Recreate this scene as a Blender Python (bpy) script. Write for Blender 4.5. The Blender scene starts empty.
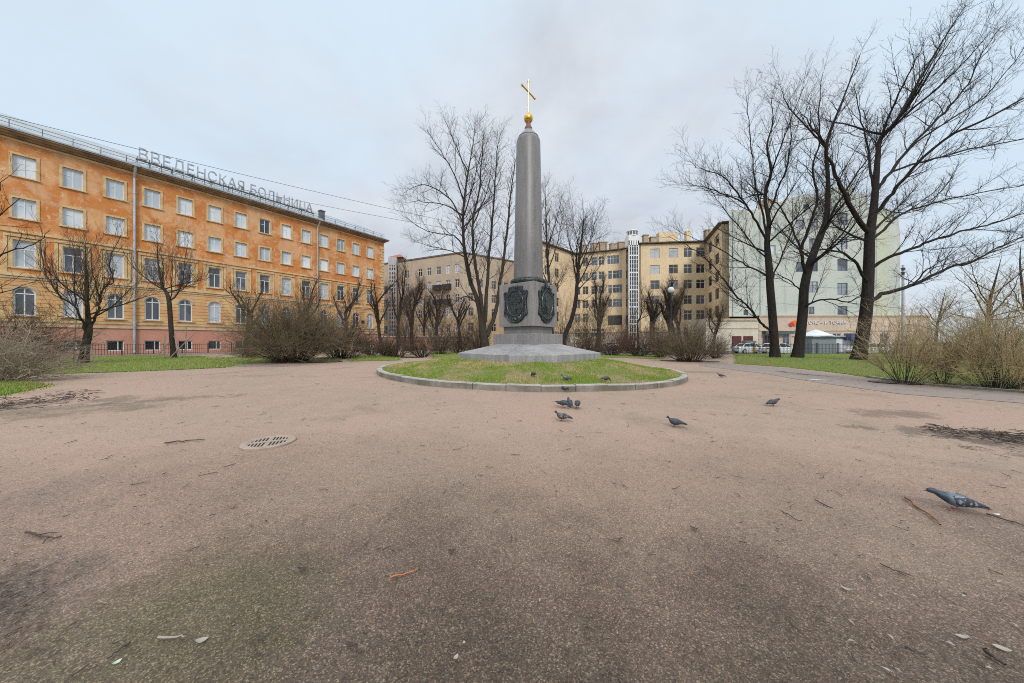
import bpy, math, random
import numpy as np
from mathutils import Vector, Matrix, noise as mn

random.seed(11)
RNG = random.Random(5)
F, CX, CY, EYE = 320.0, 512.0, 341.5, 1.5
SC = bpy.context.scene
COL = SC.collection
R = math.radians

# ------------------------------------------------------------------ helpers
def sstep(a, b, x):
    t = np.clip((np.asarray(x, float) - a) / (b - a), 0, 1)
    return t * t * (3 - 2 * t)

def relief(x, y):
    if not (-14 < x < 20 and -2 < y < 14): return 0.0
    fade = min(1, (14 - y) / 3, (y + 2), (x + 14) / 3, (20 - x) / 3)
    return fade * (.018 * mn.noise((x * .55, y * .55, 1.3)) + .007 * mn.noise((x * 1.9, y * 1.9, 5)))

def g(x, y):
    """height of the terrain"""
    x = np.asarray(x, float); y = np.asarray(y, float)
    near = -0.0155 * np.clip(x, -9, 18) + 0.11 * sstep(3, 9, y)
    near = near + 0.33 * sstep(17.6, 21, x) * sstep(6, 12, y)
    near = near - .15 * sstep(20, 26, -x)
    far = sstep(33, 40, y) * sstep(-8, 4, x)
    z = near * (1 - far) + (-0.2) * far
    if z.ndim == 0: return z + relief(float(x), float(y))
    xf, yf = np.broadcast_arrays(x, y)
    return z + np.array([relief(a, b) for a, b in zip(xf.ravel().tolist(), yf.ravel().tolist())]).reshape(z.shape)

def gz(x, y): return float(g(x, y))

def P(px, py):
    z = 0.0
    for _ in range(12):
        Z = (EYE - z) * F / (py - CY)
        X = (px - CX) / F * Z
        z = 0.5 * z + 0.5 * gz(X, Z)
    return X, Z, gz(X, Z)

def W(px, py, Z): return ((px - CX) / F * Z, Z, EYE + (CY - py) / F * Z)
def GX(px, Z): return (px - CX) / F * Z

def tag(o, label=None, cat=None, group=None, kind=None):
    if label: o['label'] = label
    if cat: o['category'] = cat
    if group: o['group'] = group
    if kind: o['kind'] = kind
    return o

def empty(name, loc, label=None, cat=None, group=None, rz=0.0):
    o = bpy.data.objects.new(name, None); COL.objects.link(o)
    o.location = loc; o.rotation_euler = (0, 0, rz); o.empty_display_size = 0.3
    return tag(o, label, cat, group)

def wloc(o):
    v = Vector((0, 0, 0))
    while o is not None:
        v += Vector(o.location); o = o.parent
    return v

def copy_tree(o, parent=None):
    c = o.copy(); COL.objects.link(c); c.parent = parent
    for ch in list(o.children): copy_tree(ch, c)
    return c

class MB:
    """collects faces; build() links them as one mesh object"""
    def __init__(s): s.v = []; s.f = []; s.m = []
    def add(s, vs, fs, mi=0):
        k = len(s.v); s.v.extend([tuple(p) for p in vs])
        for f in fs: s.f.append(tuple(i + k for i in f)); s.m.append(mi)
    def quad(s, a, b, c, d, mi=0): s.add([a, b, c, d], [(0, 1, 2, 3)], mi)
    def box(s, c, h, rz=0, mi=0, taper=1.0):
        cs, sn = math.cos(rz), math.sin(rz); vs = []
        for sz in (-1, 1):
            k = taper if sz > 0 else 1
            for sx, sy in ((-1, -1), (1, -1), (1, 1), (-1, 1)):
                x, y = sx * h[0] * k, sy * h[1] * k
                vs.append((c[0] + x * cs - y * sn, c[1] + x * sn + y * cs, c[2] + sz * h[2]))
        s.add(vs, [(0, 3, 2, 1), (4, 5, 6, 7), (0, 1, 5, 4), (1, 2, 6, 5), (2, 3, 7, 6), (3, 0, 4, 7)], mi)
    def prism(s, poly, z0, z1, mi=0, cap=True):
        n = len(poly)
        vs = [(p[0], p[1], z0) for p in poly] + [(p[0], p[1], z1) for p in poly]
        fs = [(i, (i + 1) % n, n + (i + 1) % n, n + i) for i in range(n)]
        if cap: fs += [tuple(range(n - 1, -1, -1)), tuple(range(n, 2 * n))]
        s.add(vs, fs, mi)
    def lathe(s, prof, c, n=24, mi=0):
        vs = []; fs = []
        for r, z in prof:
            for i in range(n):
                a = 2 * math.pi * i / n
                vs.append((c[0] + r * math.cos(a), c[1] + r * math.sin(a), c[2] + z))
        for j in range(len(prof) - 1):
            for i in range(n):
                i2 = (i + 1) % n
                fs.append((j * n + i, j * n + i2, (j + 1) * n + i2, (j + 1) * n + i))
        fs.append(tuple(range(n - 1, -1, -1))); k = (len(prof) - 1) * n
        fs.append(tuple(range(k, k + n)))
        s.add(vs, fs, mi)
    def bar(s, a, b, r, n=6, r2=None, mi=0):
        a = Vector(a); b = Vector(b); r2 = r if r2 is None else r2
        t = (b - a).normalized()
        u = t.cross(Vector((0, 0, 1)) if abs(t.z) < .9 else Vector((1, 0, 0))).normalized(); w = t.cross(u)
        vs = []
        for p, rr in ((a, r), (b, r2)):
            for i in range(n):
                q = 2 * math.pi * (i + .5) / n
                vs.append(p + u * (rr * math.cos(q)) + w * (rr * math.sin(q)))
        fs = [(i, (i + 1) % n, n + (i + 1) % n, n + i) for i in range(n)]
        fs += [tuple(range(n - 1, -1, -1)), tuple(range(n, 2 * n))]
        s.add(vs, fs, mi)
    def build(s, name, mats, parent=None, local=False, smooth=False):
        me = bpy.data.meshes.new(name)
        if parent is not None and not local:
            o0 = wloc(parent); vs = [(p[0] - o0.x, p[1] - o0.y, p[2] - o0.z) for p in s.v]
        else: vs = s.v
        me.from_pydata(vs, [], s.f)
        if not isinstance(mats, (list, tuple)): mats = [mats]
        for m in mats: me.materials.append(m)
        if len(mats) > 1: me.polygons.foreach_set('material_index', s.m)
        if smooth: me.polygons.foreach_set('use_smooth', [True] * len(me.polygons))
        me.update()
        o = bpy.data.objects.new(name, me); COL.objects.link(o); o.parent = parent
        return o

def bevel(o, w=.02, seg=2):
    m = o.modifiers.new('bevel', 'BEVEL'); m.width = w; m.segments = seg; m.limit_method = 'ANGLE'; m.angle_limit = R(40)
    return o

class Tubes:
    def __init__(s): s.v = []; s.f = []; s.n = 0
    def add(s, pts, rad, k):
        pts = np.asarray(pts, float); n = len(pts)
        t = np.empty_like(pts); t[1:-1] = pts[2:] - pts[:-2]; t[0] = pts[1] - pts[0]; t[-1] = pts[-1] - pts[-2]
        t /= (np.linalg.norm(t, axis=1)[:, None] + 1e-9)
        m = t.mean(0); ref = np.eye(3)[int(np.argmin(np.abs(m)))]
        u = np.cross(t, ref); u /= (np.linalg.norm(u, axis=1)[:, None] + 1e-9); w = np.cross(t, u)
        a = np.arange(k) * 2 * math.pi / k
        ring = pts[:, None, :] + np.asarray(rad, float)[:, None, None] * (u[:, None, :] * np.cos(a)[None, :, None] + w[:, None, :] * np.sin(a)[None, :, None])
        s.v.append(ring.reshape(-1, 3))
        i = np.arange(n - 1)[:, None] * k; j = np.arange(k)[None, :]; j2 = (j + 1) % k
        s.f.append(np.stack([i + j, i + j2, i + k + j2, i + k + j], -1).reshape(-1, 4) + s.n)
        s.n += n * k
    def build(s, name, mat, parent=None, off=(0, 0, 0), smooth=True):
        v = np.concatenate(s.v) - np.asarray(off)[None, :]; f = np.concatenate(s.f)
        return np_mesh(name, v, f, mat, parent, smooth)

def np_mesh(name, v, f, mat, parent=None, smooth=False):
    me = bpy.data.meshes.new(name); k = f.shape[1]
    me.vertices.add(len(v)); me.vertices.foreach_set('co', np.ascontiguousarray(v, dtype=np.float32).ravel())
    me.loops.add(f.size); me.loops.foreach_set('vertex_index', np.ascontiguousarray(f, dtype=np.int32).ravel())
    me.polygons.add(len(f)); me.polygons.foreach_set('loop_start', np.arange(len(f), dtype=np.int32) * k)
    me.polygons.foreach_set('loop_total', np.full(len(f), k, dtype=np.int32))
    if smooth: me.polygons.foreach_set('use_smooth', np.ones(len(f), dtype=bool))
    me.update(calc_edges=True); me.validate()
    me.materials.append(mat)
    o = bpy.data.objects.new(name, me); COL.objects.link(o); o.parent = parent
    return o

# ------------------------------------------------------------------ materials
class NT:
    def __init__(s, name):
        s.mat = bpy.data.materials.new(name); s.mat.use_nodes = True
        s.t = s.mat.node_tree; s.b = s.t.nodes['Principled BSDF']
        s.co = s.n('ShaderNodeTexCoord').outputs['Object']
    def n(s, ty, **kw):
        nd = s.t.nodes.new(ty)
        for k, v in kw.items(): setattr(nd, k, v)
        return nd
    def l(s, a, b): s.t.links.new(a, b)
    def setin(s, sock, v):
        if hasattr(v, 'is_linked') or isinstance(v, bpy.types.NodeSocket): s.l(v, sock)
        else: sock.default_value = v
    def noise(s, scale, detail=4, rough=.55, co=None, dist=0, stretch=None):
        nd = s.n('ShaderNodeTexNoise'); nd.inputs['Scale'].default_value = scale
        nd.inputs['Detail'].default_value = detail; nd.inputs['Roughness'].default_value = rough; nd.inputs['Distortion'].default_value = dist
        c = co or s.co
        if stretch:
            mp = s.n('ShaderNodeMapping'); mp.inputs['Scale'].default_value = stretch; s.l(c, mp.inputs[0]); c = mp.outputs[0]
        s.l(c, nd.inputs['Vector']); return nd.outputs['Fac']
    def voro(s, scale, feature='F1', out='Color', co=None):
        nd = s.n('ShaderNodeTexVoronoi', feature=feature); nd.inputs['Scale'].default_value = scale
        s.l(co or s.co, nd.inputs['Vector']); return nd.outputs[out]
    def ramp(s, fac, pts):
        nd = s.n('ShaderNodeValToRGB'); e = nd.color_ramp.elements
        while len(e) > len(pts): e.remove(e[-1])
        while len(e) < len(pts): e.new(0.5)
        for i, (p, c) in enumerate(pts):
            e[i].position = p; e[i].color = (c if hasattr(c, '__len__') else (c, c, c)) + (1,) if hasattr(c, '__len__') else (c, c, c, 1)
        s.l(fac, nd.inputs[0]); return nd.outputs[0]
    def mix(s, fac, a, b, mode='MIX'):
        nd = s.n('ShaderNodeMix', data_type='RGBA', blend_type=mode)
        for sock, v in ((nd.inputs[0], fac), (nd.inputs[6], a), (nd.inputs[7], b)):
            if isinstance(v, bpy.types.NodeSocket): s.l(v, sock)
            else: sock.default_value = (tuple(v) + (1,)) if hasattr(v, '__len__') else v
        return nd.outputs[2]
    def math(s, op, a, b=0.0, clamp=False):
        nd = s.n('ShaderNodeMath', operation=op, use_clamp=clamp)
        for i, v in enumerate((a, b)):
            if isinstance(v, bpy.types.NodeSocket): s.l(v, nd.inputs[i])
            else: nd.inputs[i].default_value = v
        return nd.outputs[0]
    def xyz(s, co=None):
        nd = s.n('ShaderNodeSeparateXYZ'); s.l(co or s.co, nd.inputs[0]); return nd.outputs
    def bump(s, h, strength=.5, dist=.02):
        nd = s.n('ShaderNodeBump'); nd.inputs['Strength'].default_value = strength; nd.inputs['Distance'].default_value = dist
        s.l(h, nd.inputs['Height']); s.l(nd.outputs[0], s.b.inputs['Normal'])
    def fin(s, col=None, rough=.8, metal=0, spec=.5):
        if col is not None: s.setin(s.b.inputs['Base Color'], col if isinstance(col, bpy.types.NodeSocket) else tuple(col) + (1,))
        s.setin(s.b.inputs['Roughness'], rough); s.b.inputs['Metallic'].default_value = metal
        s.b.inputs['Specular IOR Level'].default_value = spec
        return s.mat

def mat(name, c1, c2=None, scale=4.0, rough=.8, metal=0, bump=0, bdist=.01, stretch=None, detail=4, lo=.35, hi=.65, spec=.5):
    m = NT(name)
    c2 = c2 or tuple(x * .8 for x in c1)
    f = m.noise(scale, detail, .6, stretch=stretch)
    col = m.mix(m.ramp(f, [(lo, 0.0), (hi, 1.0)]), c1, c2)
    if bump: m.bump(f, bump, bdist)
    return m.fin(col, rough, metal, spec)

M = {}
def mats():
    # gravel ground
    m = NT('gravel')
    big = m.noise(.35, 5, .6); mid = m.noise(1.7, 5, .65); fine = m.noise(22, 4, .7)
    peb = m.voro(160); pebv = m.n('ShaderNodeSeparateColor'); m.l(peb, pebv.inputs[0])
    peb2 = m.voro(75); peb2v = m.n('ShaderNodeSeparateColor'); m.l(peb2, peb2v.inputs[0])
    dry = m.mix(m.ramp(mid, [(.35, 0.0), (.65, 1.0)]), (.385, .272, .202), (.332, .243, .183))
    pink = m.mix(m.ramp(m.noise(.22, 3, .5), [(.42, 0.0), (.6, 1.0)]), dry, (.395, .268, .202))
    damp_vignette = m.mix(m.ramp(mid, [(.3, 0.0), (.7, 1.0)]), (.074, .051, .033), (.112, .079, .053))
    x, y, z = m.xyz()[:3]
    # damp coarse grit near, dry fine beyond; vignette and grazing sheen also painted in
    d = m.math('ADD', y, m.math('MULTIPLY', m.math('ABSOLUTE', x), .12))
    d = m.math('ADD', d, m.math('MULTIPLY', m.math('SUBTRACT', big, .5), 4.5))
    d = m.math('ADD', d, m.math('MULTIPLY', m.math('SUBTRACT', mid, .5), 1.6))
    wet_vignette = m.ramp(m.math('DIVIDE', d, 8.0), [(.13, 1.0), (.26, .78), (.42, .36), (.68, 0.0)])
    col = m.mix(wet_vignette, pink, damp_vignette)
    pd = m.ramp(m.noise(.55, 4, .6, dist=.4), [(.56, 0.0), (.68, .38)])
    col = m.mix(pd, col, (.18, .14, .11))
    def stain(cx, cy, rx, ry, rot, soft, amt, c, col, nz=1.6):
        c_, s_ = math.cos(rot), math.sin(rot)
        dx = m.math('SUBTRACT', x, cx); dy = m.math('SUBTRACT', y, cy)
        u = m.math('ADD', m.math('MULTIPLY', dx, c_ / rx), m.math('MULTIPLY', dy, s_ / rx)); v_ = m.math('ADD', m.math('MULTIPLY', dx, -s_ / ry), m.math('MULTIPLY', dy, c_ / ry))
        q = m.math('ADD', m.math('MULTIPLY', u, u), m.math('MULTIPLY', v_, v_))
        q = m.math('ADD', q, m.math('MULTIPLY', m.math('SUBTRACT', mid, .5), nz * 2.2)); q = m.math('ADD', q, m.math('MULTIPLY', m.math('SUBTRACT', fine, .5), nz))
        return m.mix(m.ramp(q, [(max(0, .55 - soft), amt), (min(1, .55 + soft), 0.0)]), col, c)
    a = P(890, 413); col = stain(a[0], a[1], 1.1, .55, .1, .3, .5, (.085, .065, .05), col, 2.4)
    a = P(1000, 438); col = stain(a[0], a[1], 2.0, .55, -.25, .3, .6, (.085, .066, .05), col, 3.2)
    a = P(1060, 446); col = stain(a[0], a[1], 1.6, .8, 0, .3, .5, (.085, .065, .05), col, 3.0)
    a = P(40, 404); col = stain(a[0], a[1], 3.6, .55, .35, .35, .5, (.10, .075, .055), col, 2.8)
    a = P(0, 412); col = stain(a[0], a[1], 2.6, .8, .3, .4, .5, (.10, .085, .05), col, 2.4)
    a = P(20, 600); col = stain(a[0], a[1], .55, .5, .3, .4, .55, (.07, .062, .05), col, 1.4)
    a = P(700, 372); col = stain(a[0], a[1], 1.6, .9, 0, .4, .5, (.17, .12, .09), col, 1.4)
    # algae-green tint in a patch
    gx = m.math('ADD', m.math('POWER', m.math('ADD', x, 1.75), 2.0), m.math('POWER', m.math('MULTIPLY', m.math('SUBTRACT', y, 1.75), 1.3), 2.0))
    ga = m.math('ADD', gx, m.math('MULTIPLY', m.math('SUBTRACT', mid, .5), 2.2))
    gm = m.ramp(ga, [(0.0, .42), (.9, 0.0)])
    col = m.mix(gm, col, (.10, .095, .035))
    warm = m.ramp(pebv.outputs[2], [(0.0, (1.12, .93, .86)), (.5, (1.0, 1.0, 1.0)), (1.0, (.95, 1.02, 1.08))]); col = m.mix(wet_vignette, col, m.mix(1.0, col, warm, 'MULTIPLY'))
    # grit: each pebble its own tone
    tone = m.ramp(pebv.outputs[0], [(0.0, .35), (.45, .8), (.80, 1.1), (.88, 1.75), (1.0, 2.5)])
    col = m.mix(m.ramp(wet_vignette, [(0.0, .22), (1.0, .9)]), col, m.mix(1.0, col, tone, 'MULTIPLY'))
    tone2 = m.ramp(peb2v.outputs[1], [(0.0, .7), (.75, 1.0), (1.0, 1.25)])
    col = m.mix(m.ramp(wet_vignette, [(0.0, .25), (1.0, .8)]), col, m.mix(1.0, col, tone2, 'MULTIPLY'))
    spk = m.ramp(fine, [(.28, .6), (.45, 1.0), (.75, 1.12)])
    col = m.mix(.6, col, m.mix(1.0, col, spk, 'MULTIPLY'))
    # short dark streaks of trodden leaf bits
    st = m.ramp(m.noise(3.2, 6, .7, stretch=(1, 3.2, 1), dist=.5), [(.26, .55), (.36, 1.0)])
    col = m.mix(.8, col, m.mix(1.0, col, st, 'MULTIPLY'))
    h = m.math('ADD', m.math('MULTIPLY', pebv.outputs[0], .35), m.math('ADD', fine, m.math('MULTIPLY', mid, 2.0)))
    m.bump(h, .55, .012)
    M['gravel'] = m.fin(col, m.ramp(wet_vignette, [(0.0, .85), (1.0, .62)]), 0, .4)
    M['grit'] = mat('grit', (.30, .225, .175), (.09, .07, .055), 9, .8)
    # lawn
    for nm, a, b, c in (('lawn', (.20, .27, .055), (.27, .26, .085), (.115, .165, .035)), ('mound', (.22, .25, .055), (.38, .29, .15), (.15, .18, .05))):
        m = NT(nm)
        f1 = m.noise(.75, 6, .7, dist=.5); f2 = m.noise(9, 4, .7); f3 = m.noise(60, 3, .7)
        col = m.mix(m.ramp(f1, [(.46, 0.0), (.56, 1.0)]), a, b)
        col = m.mix(m.ramp(f2, [(.45, 0.0), (.7, .8)]), col, c)
        col = m.mix(1.0, col, m.ramp(f3, [(.3, .6), (.65, 1.2)]), 'MULTIPLY')
        m.bump(m.math('ADD', f2, f3), .9, .05)
        M[nm] = m.fin(col, .9, 0, .2)
    M['blade'] = mat('grass_blade', (.21, .31, .05), (.29, .28, .09), 1.2, .8, spec=.2)
    M['blade_dry'] = mat('grass_blade_mixed', (.21, .29, .045), (.46, .36, .17), .8, .8, spec=.2, lo=.45, hi=.56)
    M['asphalt'] = mat('asphalt', (.115, .105, .10), (.17, .155, .145), 3, .75, bump=.3, detail=8)
    M['path'] = mat('path_asphalt', (.25, .20, .172), (.30, .235, .20), 1.5, .7, bump=.3, detail=8)
    M['pave'] = mat('pavement', (.30, .29, .28), (.22, .21, .2), 2, .8)
    M['mud'] = mat('mud', (.07, .05, .038), (.16, .12, .09), 5, .7, bump=.8, bdist=.04, detail=8)
    m = NT('puddle'); M['puddle'] = m.fin(m.mix(m.noise(3), (.10, .08, .07), (.14, .11, .10)), .04, 0, .6)
    # granite
    def granite(nm, a, b, r, sc=60):
        m = NT(nm)
        sp = m.noise(sc, 3, .8); big = m.noise(.8, 5, .65, stretch=(1, 1, .35)); st = m.noise(2.2, 5, .7, stretch=(2.2, 2.2, .18))
        col = m.mix(m.ramp(sp, [(.30, 0.0), (.70, 1.0)]), a, b)
        col = m.mix(.8, col, m.mix(1.0, col, m.ramp(big, [(.35, .72), (.65, 1.15)]), 'MULTIPLY'))
        col = m.mix(.7, col, m.mix(1.0, col, m.ramp(st, [(.34, .7), (.55, 1.08)]), 'MULTIPLY'))
        fl = m.noise(13, 4, .8); col = m.mix(1.0, col, m.ramp(fl, [(.32, .78), (.5, 1.0), (.66, 1.15), (.74, 1.5)]), 'MULTIPLY')
        m.bump(sp, .15, .004); return m.fin(col, r)
    M['granite'] = granite('granite', (.150, .138, .132), (.235, .215, .205), .42)
    M['granite_light'] = granite('granite_light', (.28, .265, .255), (.35, .335, .325), .55)
    M['granite_base'] = granite('granite_base', (.205, .185, .18), (.285, .262, .252), .5)
    m = NT('kerb_stone'); f = m.noise(2.0, 6, .7); f2 = m.noise(30, 3, .7)
    col = m.mix(m.ramp(f, [(.35, 0.0), (.65, 1.0)]), (.46, .42, .385), (.34, .30, .275))
    col = m.mix(1.0, col, m.ramp(f2, [(.3, .75), (.6, 1.08)]), 'MULTIPLY')
    col = m.mix(m.ramp(m.noise(1.1, 5, .7), [(.55, 0.0), (.72, .6)]), col, (.11, .11, .065))
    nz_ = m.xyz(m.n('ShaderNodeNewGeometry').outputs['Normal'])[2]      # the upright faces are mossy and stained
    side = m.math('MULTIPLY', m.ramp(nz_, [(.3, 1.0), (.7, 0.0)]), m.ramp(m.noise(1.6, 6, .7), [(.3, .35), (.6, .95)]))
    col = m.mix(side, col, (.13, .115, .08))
    m.bump(f2, .4, .01); M['kerb'] = m.fin(col, .85)
    m = NT('bronze'); f = m.noise(7, 6, .7)
    col = m.mix(m.ramp(f, [(.4, 0.0), (.7, 1.0)]), (.020, .0215, .0215), (.11, .12, .115)); m.bump(f, .4, .02)
    M['bronze'] = m.fin(col, .38, .6)
    M['bronze_worn'] = mat('bronze_worn', (.095, .11, .105), (.04, .046, .045), 8, .4, .5, bump=.3)
    M['gold'] = mat('gold', (.85, .52, .09), (.62, .36, .06), 6, .28, .9)
    M['copper'] = mat('copper_cap', (.26, .11, .075), (.17, .09, .07), 6, .6)
    M['lead'] = mat('lead_cap', (.30, .29, .30), (.2, .19, .19), 6, .5, .3)
    # orange plaster, peeled to paler coats
    m = NT('orange_plaster')
    f1 = m.noise(.42, 7, .62, dist=.5); f2 = m.noise(1.5, 6, .65, dist=.3); f3 = m.noise(.9, 4, .6, stretch=(1, 1, 2.4))
    col = m.mix(m.ramp(f2, [(.35, 0.0), (.65, 1.0)]), (.56, .195, .052), (.63, .25, .08))
    col = m.mix(m.ramp(f1, [(.48, 0.0), (.56, .6), (.70, .85)]), col, (.74, .44, .23))
    col = m.mix(m.ramp(f3, [(.57, 0.0), (.64, .6)]), col, (.55, .40, .31))
    col = m.mix(m.ramp(m.noise(2.6, 6, .7, dist=.6), [(.58, 0.0), (.63, .6)]), col, (.78, .60, .40))
    col = m.mix(m.ramp(m.noise(.8, 5, .65, stretch=(2, 2, .25)), [(.52, 0.0), (.72, .5)]), col, (.36, .17, .085))
    m.bump(f2, .2, .02); M['orange'] = m.fin(col, .88, 0, .25)
    m = NT('orange_rusticated')
    z = m.xyz()[2]; gr = m.math('FRACT', m.math('DIVIDE', z, .36)); gro = m.ramp(gr, [(0.0, 0.0), (.05, 0.0), (.10, 1.0), (1.0, 1.0)])
    f1 = m.noise(.5, 6, .62, dist=.4); f2 = m.noise(2.2, 5, .65)
    col = m.mix(m.ramp(f2, [(.35, 0.0), (.65, 1.0)]), (.60, .31, .13), (.66, .39, .19))
    col = m.mix(m.ramp(f1, [(.46, 0.0), (.58, .85)]), col, (.70, .48, .24))
    col = m.mix(m.ramp(m.noise(1.6, 6, .7), [(.58, 0.0), (.66, .6)]), col, (.45, .33, .22))
    col = m.mix(1.0, col, m.ramp(gro, [(0.0, .62), (1.0, 1.0)]), 'MULTIPLY')
    m.bump(m.math('ADD', gro, m.math('MULTIPLY', f2, .3)), .8, .03); M['rustic'] = m.fin(col, .88, 0, .25)
    m = NT('pink_plinth'); f = m.noise(.7, 6, .65, dist=.4); f2 = m.noise(3, 5, .65)
    col = m.mix(m.ramp(f, [(.4, 0.0), (.62, 1.0)]), (.50, .235, .17), (.56, .29, .22))
    col = m.mix(m.ramp(f2, [(.55, 0.0), (.72, .6)]), col, (.34, .2, .16)); M['plinth'] = m.fin(col, .9, 0, .25)
    M['cream'] = mat('cream_trim', (.66, .49, .27), (.54, .36, .17), 1.6, .85, lo=.4, hi=.62)
    M['cream_pale'] = mat('pale_trim', (.58, .47, .34), (.42, .31, .21), 1.8, .85)
    M['soffit'] = mat('soffit', (.40, .28, .17), (.20, .14, .10), 1.4, .85)
    M['roofmetal'] = mat('roof_metal', (.44, .47, .49), (.30, .32, .34), .8, .5, .35, detail=7)
    M['galv'] = mat('galvanised', (.50, .53, .55), (.36, .38, .40), 2.0, .45, .4)
    M['white'] = mat('white_paint', (.78, .78, .77), (.66, .66, .65), 5, .5)
    M['signgrey'] = mat('sign_letters', (.50, .51, .52), (.36, .37, .38), 3, .5, .3)
    M['darksteel'] = mat('dark_steel', (.035, .036, .038), (.06, .055, .05), 5, .55, .3)
    M['rail'] = mat('rail_steel', (.16, .165, .17), (.10, .10, .11), 3, .55, .4)
    def glass(nm, a, b, r=.06, sc=.35):
        m = NT(nm); oi = m.n('ShaderNodeObjectInfo').outputs['Random']
        geo = m.n('ShaderNodeNewGeometry').outputs['Position']
        f = m.math('ADD', m.math('MULTIPLY', m.math('SUBTRACT', oi, .5), .7), m.noise(sc, 3, .5, co=geo), True)
        col = m.mix(m.ramp(f, [(.3, 0.0), (.7, 1.0)]), a, b); return m.fin(col, r, 0, .8)
    M['pane_blind'] = glass('pane_with_blinds', (.46, .53, .60), (.78, .82, .84), .10)
    M['pane_mid'] = glass('pane_curtained', (.05, .06, .075), (.46, .50, .55), .05)
    M['pane_dark'] = glass('pane_dark', (.02, .022, .026), (.10, .11, .125), .05)
    # far walls
    def wall(nm, a, b, st, lines=0, sc=.35):
        m = NT(nm); f = m.noise(sc, 7, .65, dist=.4); f2 = m.noise(.8, 6, .7, stretch=(1.6, 1.6, .2)); f3 = m.noise(3, 5, .7)
        col = m.mix(m.ramp(f, [(.38, 0.0), (.62, 1.0)]), a, b)
        col = m.mix(m.ramp(f2, [(.52, 0.0), (.72, .75)]), col, st)
        col = m.mix(.6, col, m.mix(1.0, col, m.ramp(f3, [(.3, .75), (.6, 1.05)]), 'MULTIPLY'))
        if lines:
            z = m.xyz()[2]; zz = m.math('ADD', z, m.math('MULTIPLY', m.noise(.25, 2), 1.2))
            gro = m.ramp(m.math('FRACT', m.math('DIVIDE', zz, lines)), [(0.0, .6), (.03, .6), (.06, 1.0), (1.0, 1.0)])
            col = m.mix(m.ramp(m.noise(.2, 3, .6), [(.42, 0.0), (.6, .9)]), col, m.mix(1.0, col, gro, 'MULTIPLY'))
        m.bump(f3, .2, .02); return m.fin(col, .9, 0, .2)
    M['yellow_wall'] = wall('yellow_wall', (.74, .565, .355), (.77, .61, .405), (.58, .44, .285))
    M['tan_wall'] = wall('tan_wall', (.47, .375, .29), (.54, .43, .32), (.36, .28, .21), sc=.16)
    M['tan_wall_warm'] = wall('tan_wall_warm', (.50, .36, .215), (.44, .32, .21), (.36, .26, .17), sc=.25)
    M['mint_wall'] = wall('mint_wall', (.475, .51, .46), (.55, .57, .505), (.37, .40, .355), 2.9, .14)
    M['mint_yellow'] = wall('mint_yellow_wall', (.54, .55, .41), (.51, .54, .415), (.45, .47, .36), 0, .2)
    M['beige_wall'] = wall('beige_wall', (.62, .50, .39), (.58, .44, .34), (.50, .39, .31))
    M['pale_wall'] = wall('pale_wall', (.66, .60, .49), (.62, .54, .43), (.54, .46, .38))
    M['brick'] = wall('brick_wall_paint', (.52, .25, .15), (.56, .30, .19), (.38, .2, .13))
    M['chim'] = wall('chimney_brick', (.52, .39, .26), (.44, .32, .22), (.28, .21, .16))
    M['darkroof'] = mat('dark_roof', (.10, .085, .075), (.15, .12, .10), 1, .7)
    M['redroof'] = mat('red_roof', (.42, .10, .06), (.33, .09, .06), 1, .6)
    M['maroon'] = mat('maroon_door', (.11, .025, .022), (.08, .02, .02), 2, .6)
    M['green_dark'] = mat('awning_green', (.10, .13, .11), (.07, .09, .08), 2, .7)
    M['orange_red'] = mat('logo_orange', (.80, .17, .02), (.78, .15, .02), 2, .4)
    M['red'] = mat('logo_red', (.62, .03, .02), (.6, .03, .02), 2, .4)
    M['kiosk'] = mat('kiosk_panel', (.20, .235, .235), (.25, .28, .28), 1, .5)
    M['blue'] = mat('awning_blue', (.045, .075, .16), (.06, .09, .18), 2, .6)
    M['canvas'] = mat('tent_canvas', (.74, .76, .78), (.62, .65, .68), 1, .6)
    M['concrete'] = mat('concrete_pole', (.50, .49, .48), (.40, .39, .38), 2, .85)
    # plants
    def bark(nm, a, b, rough=.9, sc=5):
        m = NT(nm); f = m.noise(sc, 5, .7, stretch=(2, 2, .5)); col = m.mix(m.ramp(f, [(.35, 0.0), (.68, 1.0)]), a, b)
        m.bump(f, .8, .03); return m.fin(col, rough, 0, .2)
    M['bark'] = bark('bark', (.017, .014, .012), (.044, .036, .03))
    M['bark_brown'] = bark('bark_brown', (.03, .024, .019), (.072, .057, .044))
    M['twig'] = bark('twig', (.026, .021, .019), (.055, .043, .036), sc=2)
    M['twig_brown'] = bark('twig_brown', (.075, .052, .038), (.13, .092, .068), sc=2)
    M['twig_grey'] = bark('twig_grey', (.075, .062, .054), (.125, .105, .088), sc=2)
    M['twig_ochre'] = bark('twig_ochre', (.24, .165, .065), (.38, .28, .125), sc=1.5)
    M['stem_dark'] = bark('stem_dark', (.035, .027, .02), (.085, .065, .047), sc=2)
    M['stem_olive'] = bark('stem_olive', (.115, .087, .05), (.26, .20, .125), sc=1.2)
    M['stem_brown'] = bark('stem_brown', (.075, .054, .04), (.175, .13, .095), sc=1.2)
    M['stem_red'] = bark('stem_red', (.11, .058, .044), (.19, .11, .082), sc=1.2)
    M['stem_straw'] = bark('stem_straw', (.25, .19, .095), (.52, .41, .225), sc=1.2)
    M['stem_pale'] = bark('stem_pale', (.20, .155, .11), (.48, .40, .29), sc=1.2)
    M['stake'] = mat('stake_wood', (.38, .31, .25), (.28, .22, .17), 4, .85)
    M['deadleaf'] = mat('dead_leaf', (.16, .105, .065), (.05, .035, .026), 3, .8)
    M['paleleaf'] = mat('pale_leaf', (.38, .33, .275), (.30, .25, .2), 8, .7)
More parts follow.
